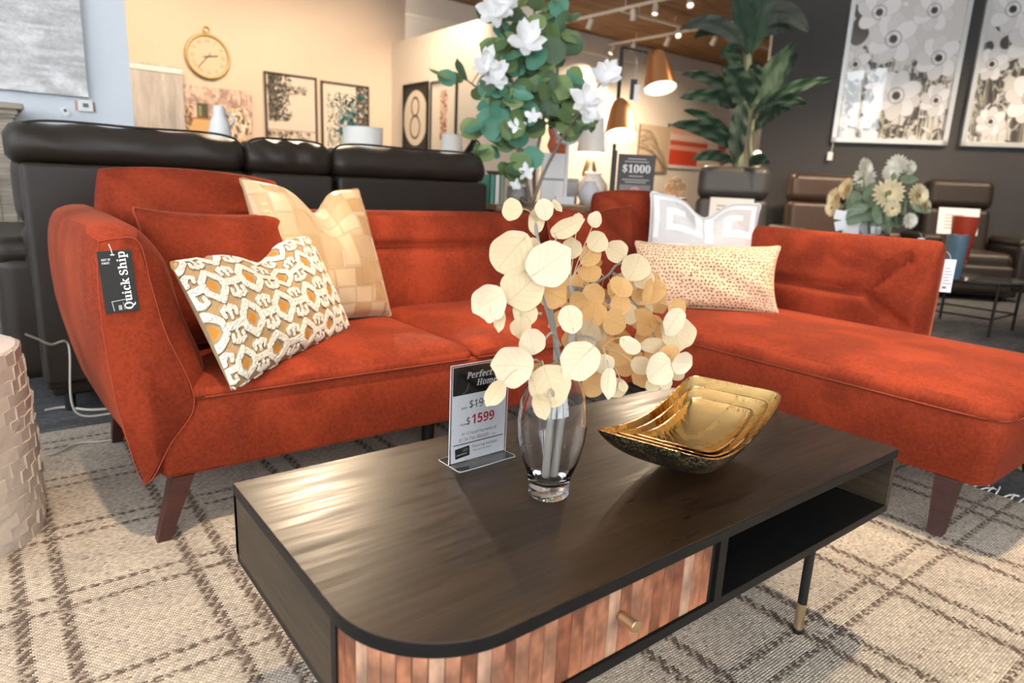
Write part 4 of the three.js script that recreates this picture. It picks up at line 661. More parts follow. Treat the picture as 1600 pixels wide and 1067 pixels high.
{ // white washed board leaning on the wall
  const a = [1.392, 1.994, -8.3], b = [1.779, 2.009, -8.3], t = thing('wooden_board', 'tall whitewashed wooden board standing under the clock wall', 'board', [(a[0] + b[0]) / 2 - 0.05, 0, -8.4]);
  obj('panel', box(-0.36, 0.36, 0.0, b[1], -0.03, 0.03, 0.005), std(L(0.95, 0.95, 0.95), 0.8, { map: dataTex(512, (u, v) => { const k = 0.66 + 0.22 * fbm(u, v, 12, 2, 4, 211) + 0.1 * (fbm(u, v, 80, 8, 2, 213) - 0.5); return [k, k * 0.97, k * 0.95]; }, true), bumpMap: nFine, bumpScale: 0.003 }), t);
  obj('batten', box(-0.36, 0.36, b[1] * 0.96, b[1] * 0.985, 0.03, 0.04, 0.004), whiteMat, t); }
{ // clock
  const c = [2.197, 2.166, -8.5], t = thing('wall_clock', 'round gold wall clock shaped like a pocket watch with Roman numerals', 'clock', [c[0], c[1] - 0.235, -8.5]);
  const face = canvasTex(512, 512, (x) => { x.fillStyle = '#d9c2a6'; x.fillRect(0, 0, 512, 512); x.translate(256, 256); x.fillStyle = '#8a6a4c'; x.font = '52px serif'; x.textAlign = 'center'; ['XII', 'I', 'II', 'III', 'IV', 'V', 'VI', 'VII', 'VIII', 'IX', 'X', 'XI'].forEach((n, i) => { x.save(); x.rotate(i * Math.PI / 6); x.fillText(n, 0, -178); x.restore(); }); });
  const gm = std(L(0.5, 0.36, 0.16), 0.42, { metalness: 0.7 }), ring = new THREE.TorusGeometry(0.225, 0.017, 14, 60); ring.translate(0, 0.235, 0.025);
  obj('case_ring', [ring], gm, t); const disc = new THREE.CylinderGeometry(0.224, 0.224, 0.02, 48); disc.rotateX(Math.PI / 2); disc.translate(0, 0.235, 0.012); obj('case_back', disc, gm, t);
  const f = new THREE.CircleGeometry(0.216, 48); f.translate(0, 0.235, 0.0235); obj('dial', f, std(L(1, 1, 1), 0.7, { map: face }), t);
  const lp = new THREE.TorusGeometry(0.032, 0.007, 8, 24); lp.translate(0, 0.515, 0.02); obj('crown_loop', [lp, cyl(0.02, 0.014, 0.035, 12, 0, 0.46, 0.02)], gm, t);
  const hand = (l, a, w) => { const g = box(-w, w, -0.05, l, 0.026, 0.029); g.rotateZ(-a); g.translate(0, 0.235, 0); return g; };
  obj('hour_hand', hand(0.11, 80 * D2, 0.006), blackMetal, t); obj('minute_hand', hand(0.165, 222 * D2, 0.004), blackMetal, t); }
const houseTex = canvasTex(512, 400, (c, w, h) => {
  c.fillStyle = '#cfb4a0'; c.fillRect(0, 0, w, h); blot(c, 260, () => rnd() * w, () => rnd() * h * 0.5, 14, 36, () => ['#cdb3a6', '#bfa091', '#dac4b2', '#a58b86'][(rnd() * 4) | 0]); c.fillStyle = '#d9b07a'; c.fillRect(40, 180, 180, 150); c.fillStyle = '#5b5440'; c.fillRect(100, 96, 80, 84); c.fillStyle = '#8b8f6c'; c.fillRect(112, 110, 22, 60);
  c.fillStyle = '#a9713c'; c.fillRect(70, 178, 160, 10); blot(c, 220, () => 230 + rnd() * 260, () => 110 + rnd() * 260, 8, 26, () => ['#eadbc4', '#e0c9a6', '#6f6055', '#cdb08c', '#f0e8da'][(rnd() * 5) | 0]); blot(c, 90, () => rnd() * 60, () => 120 + rnd() * 280, 6, 16, () => ['#8a6a44', '#4f4a44', '#c9a672'][(rnd() * 3) | 0]);
});
{ const a = [1.896, 1.823, -8.46], b = [2.656, 1.856, -8.46]; picture('canvas_painting', 'cream painting of a house among blossoms below the clock', 'painting', [(a[0] + b[0]) / 2, a[1] - 0.36, -8.5], 0, b[0] - a[0], 0.76, 0, 0.04, std(L(0.2, 0.16, 0.12), 0.8), houseTex); }
const photo = (kind) => canvasTex(400, 560, (c, w, h) => {
  c.fillStyle = '#d9ccbd'; c.fillRect(0, 0, w, h); const dk = ['#2e2c26', '#4b4740', '#6d675d'];
  if (kind) { blot(c, 700, () => 20 + rnd() * 190 * Math.pow(rnd(), 0.8), () => rnd() * 300, 4, 14, () => dk[(rnd() * 3) | 0]); blot(c, 200, () => rnd() * 330, () => 60 + rnd() * 60, 3, 9, () => dk[(rnd() * 3) | 0]); blot(c, 500, () => rnd() * w * Math.pow(rnd(), 0.5), () => 370 + rnd() * 190, 4, 14, () => ['#a08a76', '#6f6254', '#c8b5a0', '#3b352e'][(rnd() * 4) | 0]); c.fillStyle = 'rgba(90,80,70,.35)'; c.fillRect(0, 356, w, 9); }
  else { blot(c, 600, () => 40 + rnd() * 330, () => 60 + rnd() * 420, 4, 13, () => ['#4c5f58', '#77877f', '#2c302d', '#a3aaa2', '#c9c6bd'][(rnd() * 5) | 0]); blot(c, 260, () => 300 + rnd() * 100, () => rnd() * 300, 6, 16, () => dk[(rnd() * 3) | 0]); c.strokeStyle = '#8a9291'; c.lineWidth = 22; for (const x of [150, 215, 250]) { c.beginPath(); c.moveTo(x, 560); c.lineTo(x + rr(-20, 20), 160); c.stroke(); } }
});
{ const a = [2.814, 2.108, -8.46], b = [3.453, 2.114, -8.46], d = [3.511, 2.122, -8.46], e = [4.158, 2.141, -8.46], fm = std(L(0.06, 0.045, 0.035), 0.5);
  picture('framed_photograph', 'framed black and white photo of a leaning tree by water', 'picture', [(a[0] + b[0]) / 2, a[1] - 0.52, -8.5], 0, b[0] - a[0], 1.02, 0.02, 0.04, fm, photo(1)); picture('framed_photograph', 'framed photo of pale tree trunks with teal leaves', 'picture', [(d[0] + e[0]) / 2, a[1] - 0.54, -8.5], 0, e[0] - d[0], 1.02, 0.02, 0.04, fm, photo(0)); }
const eightTex = canvasTex(384, 532, (c, w, h) => { c.fillStyle = '#38332f'; c.fillRect(0, 0, w, h); c.fillStyle = '#e6dac8'; c.beginPath(); c.ellipse(w / 2, h / 2, 196, 218, 0, 0, 7); c.fill(); c.strokeStyle = '#4a443c'; c.lineWidth = 17; c.beginPath(); c.ellipse(w / 2 - 6, 176, 60, 72, 0, 0, 7); c.stroke(); c.beginPath(); c.ellipse(w / 2 - 6, 336, 78, 88, 0, 0, 7); c.stroke(); });
picture('numeral_sign', 'black and cream sign with a large numeral eight', 'sign', [4.5, 1.69, -7.83], -90 * D2, 0.605, 0.84, 0.012, 0.035, blackMetal, eightTex);
const figureTex = canvasTex(300, 430, (c, w, h) => { c.fillStyle = '#e4dacb'; c.fillRect(0, 0, w, h); blot(c, 130, () => 150 + rr(-38, 38), () => 60 + rnd() * 290, 8, 20, () => ['#b07f6c', '#c9a08c', '#8a6253', '#d9b9a6'][(rnd() * 4) | 0]); });
picture('framed_print', 'narrow black framed print of a brown bouquet beside the numeral sign', 'picture', [4.5, 1.68, -7.165], -90 * D2, 0.57, 0.82, 0.012, 0.035, blackMetal, figureTex);
// pictures on the far wall
const waveTex = canvasTex(300, 420, (c, w, h) => { c.fillStyle = '#c2ab92'; c.fillRect(0, 0, w, h); for (let i = 0; i < 46; i++) { c.strokeStyle = ['#8c7560', '#d8c7b0', '#6a5545', '#b29a80', '#7d7a62'][i % 5]; c.lineWidth = rr(3, 12); c.beginPath(); c.moveTo(rr(-60, 120), 60 + i * 4); c.bezierCurveTo(120, 20 + i * 5, 220, 120 + i * 4, rr(230, 320), 420); c.stroke(); } });
{ const a = [10.176, 2.17, -9.1], b = [11.064, 1.296, -9.1]; picture('canvas_painting', 'brown painting with flowing wave lines on the far wall', 'painting', [(a[0] + b[0]) / 2, (a[1] + b[1]) / 2, -9.2], 0, b[0] - a[0], a[1] - b[1], 0, 0.05, std(L(0.2, 0.14, 0.1), 0.7), waveTex); }
const redTex = canvasTex(420, 360, (c, w, h) => { c.fillStyle = '#e9c4ae'; c.fillRect(0, 0, w, h); for (const [x, y, ww, hh, col] of [[0, 0, 420, 70, '#e4ac98'], [0, 60, 300, 50, '#f0d3c4'], [0, 120, 420, 46, '#d0553a'], [0, 165, 260, 44, '#e9a58e'], [0, 210, 180, 150, '#d8472a'], [180, 210, 150, 120, '#f4e9da'], [330, 170, 90, 190, '#da4a2c'], [240, 60, 70, 150, '#f3dccf']]) { c.fillStyle = col; c.fillRect(x, y, ww, hh); } for (let i = 0; i < 60; i++) { c.fillStyle = `rgba(255,235,225,${rnd() * 0.2})`; c.fillRect(rnd() * w, rnd() * h, rr(40, 160), rr(4, 12)); } });
{ const a = [11.018, 2.244, -9.1], b = [13.357, 1.4, -9.1]; picture('canvas_painting', 'red and blush abstract painting in a white frame', 'painting', [(a[0] + b[0]) / 2, (a[1] + b[1]) / 2, -9.2], 0, b[0] - a[0], a[1] - b[1], 0.06, 0.05, whiteMat, redTex); }
// anemone prints on the charcoal wall
const anemone = (s0) => canvasTex(768, 1024, (c, w, h) => {
  let s = s0; const q = (a = 0, b = 1) => { s = (s * 1103515245 + 12345) & 0x7fffffff; return a + (b - a) * (s / 0x7fffffff); };
  c.fillStyle = '#d9d3ce'; c.fillRect(0, 0, w, h); c.fillStyle = '#4a423d'; for (let i = 0; i < 80; i++) { c.beginPath(); c.ellipse(q(0, w), q(h * 0.45, h), q(20, 70), q(20, 60), q(0, 3), 0, 7); c.fill(); } for (let i = 0; i < 12; i++) { c.beginPath(); c.ellipse(q(0, w * 0.35), q(h * 0.12, h * 0.6), q(20, 60), q(30, 80), q(0, 3), 0, 7); c.fill(); }
  for (let i = 0; i < 46; i++) { c.strokeStyle = ['#b9b59b', '#98968c', '#c9c7b2', '#7b7870'][(q() * 4) | 0]; c.lineWidth = q(4, 11); const x = q(0, w); c.beginPath(); c.moveTo(x, h); c.quadraticCurveTo(x + q(-60, 60), h * 0.75, x + q(-90, 90), q(h * 0.3, h * 0.7)); c.stroke(); }
  const leafS = (x, y, r, a, col) => { c.save(); c.translate(x, y); c.rotate(a); c.fillStyle = col; c.beginPath(); c.moveTo(0, -r); c.quadraticCurveTo(r * 0.5, 0, 0, r); c.quadraticCurveTo(-r * 0.5, 0, 0, -r); c.fill(); c.restore(); };
  for (let i = 0; i < 150; i++) leafS(q(0, w), q(h * 0.4, h), q(16, 46), q(0, 6), ['#c4c0b4', '#8b877f', '#a9a697', '#e2dfd8', '#5c5650', '#b7b58f'][(q() * 6) | 0]);
  const flower = (x, y, r) => { for (let k = 0; k < 8; k++) { const a = k / 8 * 6.283 + q(0, 0.4); c.fillStyle = k % 2 ? '#eeebe8' : '#dfdbd7'; c.beginPath(); c.ellipse(x + Math.cos(a) * r * 0.55, y + Math.sin(a) * r * 0.55, r * 0.52, r * 0.36, a, 0, 7); c.fill(); c.strokeStyle = 'rgba(120,115,110,.35)'; c.lineWidth = 2; c.stroke(); } c.fillStyle = '#3d3a38'; c.beginPath(); c.arc(x, y, r * 0.17, 0, 7); c.fill(); for (let k = 0; k < 18; k++) { const a = k / 18 * 6.283; c.beginPath(); c.arc(x + Math.cos(a) * r * 0.33, y + Math.sin(a) * r * 0.33, r * 0.032, 0, 7); c.fill(); } };
  [[150, 120, 150], [330, 330, 170], [640, 420, 150], [380, 720, 170], [560, 140, 140], [90, 480, 110], [660, 760, 110], [150, 860, 100]].forEach(([x, y, r]) => flower(x + q(-30, 30), y + q(-30, 30), r));
});
{ const P0 = [8.16, -3.545], d = [0.6428, 0.766], at = (s, y) => [P0[0] + d[0] * s - 0.766 * 0.001, y, P0[1] + d[1] * s + 0.643 * 0.001], fm = std(L(0.62, 0.62, 0.6), 0.35, { metalness: 0.3 });
  picture('framed_print', 'white framed anemone print on the charcoal wall with a hanging tag below', 'picture', at(-0.095, 2.36), -50 * D2, 1.19, 1.6, 0.05, 0.05, fm, anemone(5), { glass: true }); picture('framed_print', 'white framed anemone print on the charcoal wall without a tag', 'picture', at(1.225, 2.36), -50 * D2, 1.19, 1.6, 0.05, 0.05, fm, anemone(77), { glass: true });
  const q = at(-0.68, 1.36), tg = thing('price_tag', 'white tag hanging from the corner of the framed print', 'tag', [q[0] - 0.02, q[1], q[2] + 0.02], -50 * D2); obj('card', box(-0.028, 0.028, 0, 0.09, 0.01, 0.014, 0.002), paper, tg); obj('string', tube([[0, 0.09, 0.012], [0.01, 0.13, 0.014], [0.012, 0.22, 0.012]], 0.004, 5), whiteMat, tg); }

// ------------------------------------------------------------------ tall chest behind the black sofa and what stands on it
{
  const dk = std(L(0.1, 0.075, 0.055), 0.5, { map: rep(grainMap, 1.2) });
  const t = thing('tall_chest', 'dark wooden chest behind the black recliner sofa', 'chest', [1.9, 0, -4.45]);
  obj('carcass', box(-0.98, 1.35, 0.08, 1.0, -0.12, 0.16, 0.006), dk, t); obj('top_board', box(-1.0, 1.37, 1.0, 1.025, -0.14, 0.18, 0.005), dk, t);
  for (let i = 0; i < 4; i++) { const d = obj('drawer', box(-0.95 + i * 0.575, -0.41 + i * 0.575, 0.55, 0.96, 0.15, 0.172, 0.004), dk, t); const k = new THREE.SphereGeometry(0.014, 12, 8); k.translate(-0.68 + i * 0.575, 0.76, 0.18); obj('knob', k, brass, d); }
  for (const [x, z] of [[-0.9, -0.08], [-0.9, 0.12], [1.27, -0.08], [1.27, 0.12]]) obj('leg', cyl(0.018, 0.024, 0.085, 10, x, 0, z), dk, t);
  const ty = 1.025;
  const shadeMat = std(L(0.85, 0.82, 0.76), 0.9, { side: THREE.DoubleSide });
  const drum = (x, z, yb, r0, r1, h, label, bodyMat, pr) => { const l = thing('table_lamp', label, 'lamp', [x, pr, z]); obj('lamp_base', lathe([[0, 0], [0.07, 0], [0.07, 0.012], [0.02, 0.02], [0.016, Math.max(0.03, yb - pr)], [0, Math.max(0.03, yb - pr)]], 24), bodyMat, l); obj('lamp_shade', [new THREE.CylinderGeometry(r1, r0, h, 36, 1, true).translate(0, yb - pr + h / 2, 0), new THREE.CylinderGeometry(r1 - 0.003, r0 - 0.003, h, 36, 1, true).translate(0, yb - pr + h / 2, 0)], shadeMat, l); obj('shade_ring', [new THREE.TorusGeometry(r1, 0.003, 6, 36).rotateX(Math.PI / 2).translate(0, yb - pr + h, 0), rod([-r1, yb - pr + h - 0.02, 0], [r1, yb - pr + h - 0.02, 0], 0.003)], whiteMat, l); };
  const a = [2.123, 1.18, -4.42], b = [2.846, 1.2, -4.42]; drum(a[0], -4.42, a[1] - 0.07, 0.135, 0.135, 0.15, 'white drum table lamp behind the black sofa headrests', whiteMat, ty); drum(b[0], -4.42, b[1] - 0.08, 0.085, 0.075, 0.15, 'small ivory table lamp in front of the brown bouquet print', whiteMat, ty);
  const f = [1.192, 1.219, -4.42], fig = thing('ceramic_vase', 'white ceramic vase with a pinched neck below the house painting', 'vase', [f[0], ty, -4.42]);
  const y1 = f[1] + 0.09 - ty; obj('body', lathe([[0, 0], [0.045, 0], [0.06, 0.03], [0.066, y1 * 0.45], [0.05, y1 * 0.7], [0.032, y1 * 0.82], [0.036, y1 * 0.9], [0.03, y1], [0.022, y1], [0.025, y1 * 0.9], [0, y1 * 0.8]], 30), whiteMat, fig); obj('handle', tube([[0.05, y1 * 0.6, 0], [0.085, y1 * 0.75, 0], [0.034, y1 * 0.9, 0]], 0.008, 6), whiteMat, fig);
  const k = [3.039, 1.185, -4.42], bv = thing('black_vase', 'black sculptural vase with a pointed loop beside the small ivory lamp', 'vase', [k[0], ty, -4.42]); const kh = k[1] + 0.07 - ty;
  obj('body', lathe([[0, 0], [0.05, 0], [0.075, kh * 0.35], [0.07, kh * 0.6], [0.03, kh * 0.85], [0.012, kh]].concat([[0, kh]]), 28), blackMetal, bv); obj('loop', tube([[0.01, kh, 0], [0.05, kh * 0.9, 0], [0.085, kh * 0.65, 0], [0.072, kh * 0.5, 0]], 0.008, 6), blackMetal, bv);
  // leafy stems in front of the tree trunk photo
  const p = [2.033, 1.149, -4.5], pl = thing('leafy_stems', 'teal green leafy stems in a slim pot near the white drum lamp', 'plant', [p[0], ty, -4.5]); const gm = std(L(0.12, 0.24, 0.19), 0.6, { side: THREE.DoubleSide });
  obj('pot', lathe([[0, 0], [0.04, 0], [0.05, 0.1], [0.043, 0.1], [0.035, 0.02], [0, 0.02]], 24), std(L(0.3, 0.4, 0.2), 0.6), pl);
  for (let i = 0; i < 5; i++) { const dx = rr(-0.11, 0.14), hh = rr(0.3, 0.46); const st = obj('stem', tube([[0, 0.05, 0], [dx * 0.4, hh * 0.6, 0.02], [dx, hh, 0.03]], 0.004, 5), gm, pl); for (let j = 0; j < 9; j++) { const kf = rr(0.3, 1), g = leafGeos[j % 5].clone(); g.scale(0.036, 0.036, 0.036); g.rotateX(rr(-1, 1)); g.rotateY(rr(-1, 1)); g.translate(dx * kf + rr(-0.045, 0.045), hh * kf, 0.02 + rr(-0.03, 0.03)); obj('leaf', g, gm, st); } }
}

// ------------------------------------------------------------------ console behind the sofa
const CY = 0.82;
{
  const t = thing('console_table', 'light oak console table behind the rust sofa', 'table', [3.05, 0, -3.38]);
  obj('tabletop', box(-0.78, 0.95, CY - 0.035, CY, -0.36, 0.33, 0.006), woodOak, t);
  for (const [x, z] of [[-0.72, -0.3], [-0.72, 0.27], [0.89, -0.3], [0.89, 0.27]]) obj('leg', box(x - 0.025, x + 0.025, 0, CY - 0.035, z - 0.025, z + 0.025, 0.004), woodOak, t);
  obj('apron', [box(-0.7, 0.87, CY - 0.1, CY - 0.034, 0.255, 0.275), box(-0.7, 0.87, CY - 0.1, CY - 0.034, -0.31, -0.29)], woodOak, t);
  // ring sculpture
  const rp = [2.999, 1.24, -3.3], rg = thing('ring_sculpture', 'white ring sculpture on a thin stem and square base', 'sculpture', [rp[0], CY, -3.3], -0.65), rh = rp[1] - CY + 0.02;
  obj('base', box(-0.06, 0.06, 0, 0.05, -0.04, 0.04, 0.004), whiteMat, rg); obj('stem', cyl(0.012, 0.012, rh - 0.1, 12, 0, 0.05, 0), whiteMat, rg); obj('ring', new THREE.TorusGeometry(0.085, 0.013, 12, 44).translate(0, rh + 0.03, 0), whiteMat, rg); obj('crossbar', box(-0.075, 0.045, rh - 0.06, rh - 0.045, -0.006, 0.006), whiteMat, rg);
  // orange vase on a white plinth box
  const op = [3.075, 1.144, -3.5], pb = thing('white_plinth', 'white plinth box under the orange vase', 'plinth', [op[0], CY, -3.5], -0.65), ph = op[1] - CY; obj('body', box(-0.085, 0.085, 0, ph, -0.06, 0.06, 0.004), whiteMat, pb); obj('band', box(-0.086, 0.086, ph * 0.46, ph * 0.5, -0.061, 0.061), std(L(0.28, 0.27, 0.27), 0.6), pb);
  const ov = thing('orange_vase', 'orange ceramic vase with two upright horns', 'vase', [op[0] + 0.02, CY + ph, -3.5], -0.65), om = std(L(0.62, 0.15, 0.07), 0.5); obj('body', lathe([[0, 0], [0.05, 0], [0.075, 0.05], [0.06, 0.1], [0.04, 0.125], [0, 0.125]], 28), om, ov); obj('horn', tube([[-0.03, 0.1, 0], [-0.055, 0.16, 0], [-0.04, 0.22, 0]], (k) => 0.026 - 0.014 * k, 8), om, ov); obj('horn', tube([[0.03, 0.1, 0], [0.06, 0.14, 0], [0.05, 0.18, 0]], (k) => 0.026 - 0.014 * k, 8), om, ov);
  // brass table lamp with a white shade
  const lp = [3.421, 1.286, -3.52], lm = thing('table_lamp', 'brass table lamp with a tapered white shade behind the ring sculpture', 'lamp', [lp[0], CY, -3.52]), lh = lp[1] - CY - 0.12, shd = std(L(0.88, 0.84, 0.76), 0.9, { side: THREE.DoubleSide });
  obj('lamp_base', lathe([[0, 0], [0.06, 0], [0.06, 0.012], [0.018, 0.025], [0.03, lh * 0.35], [0.055, lh * 0.6], [0.03, lh * 0.88], [0.01, lh], [0, lh]], 28), brass, lm); obj('lamp_shade', new THREE.CylinderGeometry(0.075, 0.1, 0.23, 36, 1, true).translate(0, lh + 0.12, 0), shd, lm);
  const bl = obj('lamp_bulb', new THREE.SphereGeometry(0.025, 14, 10).translate(0, lh + 0.1, 0), bulbGlow, lm); const pl = new THREE.PointLight(WARM, 2.2); pl.position.set(lp[0], CY + lh + 0.1, -3.52); pl.shadow.radius = 1.2; pl.name = 'table_lamp_bulb'; scene.add(pl);
  // rounded pale vases
  const cv = (px, r, h, label, m) => { const v = thing('rounded_vase', label, 'vase', px); obj('body', lathe([[0, 0], [r * 0.6, 0], [r, h * 0.35], [r * 0.95, h * 0.65], [r * 0.55, h * 0.93], [r * 0.5, h], [r * 0.42, h], [r * 0.45, h * 0.9], [0, h * 0.85]], 32), m, v); obj('neck_ring', new THREE.TorusGeometry(r * 0.5, r * 0.07, 8, 28).rotateX(Math.PI / 2).translate(0, h, 0), m, v); };
  cv([3.36, CY, -3.42], 0.11, 0.21, 'cream rounded vase beside the sale sign', std(L(0.74, 0.66, 0.58), 0.6)); cv([3.2, CY, -3.28], 0.07, 0.15, 'pale grey rounded vase in front of the cream one', std(L(0.58, 0.57, 0.58), 0.6)); cv([2.42, CY, -3.55], 0.13, 0.24, 'white rounded vase behind the flowering branches', std(L(0.78, 0.73, 0.68), 0.6));
  const gb = thing('storage_box', 'grey storage box with a lid behind the ring sculpture', 'box', [3.18, CY, -3.55], -0.6); obj('body', box(-0.11, 0.11, 0, 0.15, -0.08, 0.08, 0.006), std(L(0.36, 0.36, 0.37), 0.7), gb); obj('lid', box(-0.115, 0.115, 0.145, 0.17, -0.085, 0.085, 0.005), std(L(0.32, 0.32, 0.33), 0.7), gb);
  const bk = [[0.1, 0.3, 0.22], [0.74, 0.72, 0.68], [0.3, 0.33, 0.24]]; const bl2 = ['green', 'white', 'olive']; bk.forEach((c, i) => { const b = thing('book', bl2[i] + ' book standing at the end of the console next to the black sofa', 'book', [2.3 + i * 0.035, CY, -3.2], 0); obj('cover', [box(-0.016, -0.013, 0, 0.16, -0.06, 0.06), box(0.013, 0.016, 0, 0.16, -0.06, 0.06), box(-0.016, 0.016, 0, 0.16, 0.057, 0.06)], std(L(...c), 0.6), b); obj('pages', box(-0.013, 0.013, 0.003, 0.157, -0.058, 0.057), paper, b); });
}
// dried twigs on a slim stand
{
  const p = [4.106, 0.949, -3.302], t = thing('plant_stand', 'slim pale stand behind the white Greek key pillow', 'stand', [p[0], 0, p[2]]), h = p[1] - 0.06;
  obj('base', lathe([[0, 0], [0.12, 0], [0.12, 0.015], [0.02, 0.03], [0.02, h - 0.02], [0.09, h - 0.015], [0.09, h], [0, h]], 30), whiteMat, t); obj('rim', new THREE.TorusGeometry(0.09, 0.006, 8, 30).rotateX(Math.PI / 2).translate(0, h - 0.006, 0), brass, t);
  const b = thing('twig_ball', 'loose ball of dried brown twigs on the slim stand', 'decoration', [p[0], h, p[2]]), tm = std(L(0.36, 0.24, 0.14), 0.9);
  for (let i = 0; i < 12; i++) { const q = new THREE.TorusGeometry(0.07, 0.0045, 5, 30); q.rotateX(rr(0, 3)); q.rotateY(rr(0, 3)); q.translate(0, 0.075, 0); obj('twig', q, tm, b); }
}
// sale sign
{
  const tex = canvasTex(256, 320, (c, w, h) => { c.fillStyle = '#3b3531'; c.fillRect(0, 0, w, h); c.textAlign = 'center'; c.fillStyle = '#efe9e2'; c.font = 'bold 72px serif'; c.fillText('$1000', 128, 116); c.fillStyle = '#b9b0a8'; for (const [y, ww] of [[24, 130], [42, 170], [136, 100], [160, 190], [176, 150]]) c.fillRect(128 - ww / 2, y, ww, 6); c.fillStyle = '#7d7672'; c.fillRect(20, 196, 216, 124); c.fillStyle = '#c98f88'; c.beginPath(); c.ellipse(128, 280, 52, 72, 0, Math.PI, 0); c.fill(); c.fillStyle = '#e4d6cf'; c.fillRect(70, 280, 120, 40); });
  const p = [3.47, CY, -3.13], t = thing('sale_sign', 'dark sale sign with white price lettering behind the corner cushions', 'sign', p, -0.6);
  obj('board', box(-0.125, 0.125, 0.02, 0.34, -0.004, 0.004, 0.002), blackMetal, t); const g = new THREE.PlaneGeometry(0.245, 0.315); g.translate(0, 0.18, 0.0046); obj('print', g, std(L(1, 1, 1), 0.5, { map: tex }), t); obj('stand', [box(-0.13, 0.13, 0, 0.022, -0.05, 0.05, 0.004), box(-0.17, -0.135, 0, 0.36, -0.01, 0.01, 0.003)], blackMetal, t);
}
// flowering branches in a pot on the console
{
  const base = [2.5, CY, -3.16], t = thing('flowering_branches', 'tall flowering branches with green leaves and white blossoms', 'plant', base), lc = (p) => V(p[0] - base[0], p[1] - base[1], p[2] - base[2]);
  obj('pot', lathe([[0, 0], [0.05, 0], [0.065, 0.05], [0.06, 0.1], [0.05, 0.1], [0.05, 0.02], [0, 0.02]], 28), std(L(0.3, 0.28, 0.26), 0.6), t);
  const bark = std(L(0.2, 0.15, 0.11), 0.9), greens = [[0.1, 0.17, 0.06], [0.15, 0.24, 0.08], [0.08, 0.14, 0.07], [0.09, 0.26, 0.17], [0.22, 0.3, 0.11]].map((c) => phy(L(...c), 0.55, { side: THREE.DoubleSide, transmission: 0.15, thickness: 0 })), petal = phy(L(0.86, 0.85, 0.84), 0.7, { side: THREE.DoubleSide, transmission: 0.2, thickness: 0 });
  const stems = [[[2.495, 0.829, -3.037], [2.491, 0.999, -3.091], [2.487, 1.177, -3.148], [2.474, 1.422, -3.192], [2.445, 1.663, -3.261], [2.447, 1.944, -3.343], [2.456, 2.155, -3.399]], [[2.539, 0.828, -3.067], [2.604, 1.04, -3.145], [2.68, 1.336, -3.173], [2.712, 1.629, -3.235], [2.699, 1.92, -3.332], [2.716, 2.212, -3.407]], [[2.463, 0.83, -2.997], [2.544, 1.003, -2.985], [2.669, 1.238, -2.956], [2.805, 1.439, -2.908], [2.873, 1.548, -2.886]], [[2.484, 1.07, -3.118], [2.435, 1.28, -3.22], [2.363, 1.418, -3.318], [2.23, 1.518, -3.388]], [[2.668, 1.26, -3.094], [2.76, 1.523, -3.166], [2.788, 1.779, -3.22], [2.833, 1.938, -3.297]]];
  const all = []; stems.forEach((s, i) => { const q = [V(0, 0.06, 0), ...s.map(lc)].slice(i > 2 ? 1 : 0); const c = new THREE.CatmullRomCurve3(q); for (let k = 0; k < 30; k++) all.push(c.getPoint(k / 29)); obj('stem', tube(q, (k) => lerp(0.012, 0.004, k), 6, 40), bark, t); });
  const put = (p, s, m, form, par) => { let best = all[0], bd = 9; for (const q of all) { const e = q.distanceTo(p); if (e < bd) { bd = e; best = q; } } const up = p.clone().sub(best).add(V(0, 0.02, 0)).normalize(), n = V(-0.6 + rr(-0.9, 0.9), 0.4 + rr(-0.7, 0.7), 0.75 + rr(-0.7, 0.7)).normalize(); up.addScaledVector(n, -up.dot(n)).normalize(); const x = up.clone().cross(n), g = (form ? narrowLeaf[(rnd() * 2) | 0] : leafGeos[(rnd() * 5) | 0]).clone(); g.scale(s, s * 1.15, s); g.applyMatrix4(new THREE.Matrix4().makeBasis(x, up, n)); g.translate(p.x, p.y, p.z); return obj('leaf', g, m, par || t); };
  // clusters of leaves: centre, spread in metres across and up, count
  const cl = [[[2.489, 1.806, -3.269], 0.15, 0.2, 22], [[2.44, 1.611, -3.249], 0.13, 0.13, 18], [[2.582, 1.573, -3.191], 0.16, 0.14, 22], [[2.443, 1.383, -3.178], 0.17, 0.12, 26], [[2.624, 1.433, -3.115], 0.13, 0.1, 18], [[2.41, 1.224, -3.183], 0.12, 0.08, 18], [[2.667, 1.293, -3.04], 0.12, 0.09, 12], [[2.79, 1.852, -3.241], 0.09, 0.14, 14], [[2.764, 1.506, -2.961], 0.06, 0.06, 6], [[2.463, 1.051, -3.09], 0.07, 0.08, 8], [[2.216, 1.517, -3.399], 0.035, 0.025, 4], [[2.317, 1.271, -3.245], 0.07, 0.1, 8], [[2.777, 1.316, -2.919], 0.06, 0.06, 6], [[2.603, 2.035, -3.312], 0.2, 0.1, 16], [[2.328, 1.096, -3.249], 0.04, 0.05, 5]];
  for (const [c, sx, sy, n] of cl) { const q = lc(c); for (let i = 0; i < n; i++) { const g = () => (rnd() + rnd() - 1) * 1.15; const a = g() * sx, p = V(q.x + a * 0.783 + g() * 0.08, q.y + g() * sy, q.z + a * 0.622 + g() * 0.08); put(p, rr(0.085, 0.13), greens[(rnd() * 5) | 0], rnd() > 0.75); } }
  const fl = [[[2.361, 1.848, -3.251], 0.085], [[2.409, 1.902, -3.23], 0.07], [[2.476, 1.701, -3.117], 0.085], [[2.29, 1.571, -3.225], 0.075], [[2.325, 1.511, -3.18], 0.07], [[2.813, 1.535, -2.826], 0.07], [[2.721, 1.403, -2.859], 0.075], [[2.721, 1.331, -2.837], 0.06], [[2.486, 1.301, -3.041], 0.04], [[2.413, 1.245, -3.083], 0.04], [[2.451, 0.998, -3.031], 0.04], [[2.398, 0.926, -3.051], 0.03]];
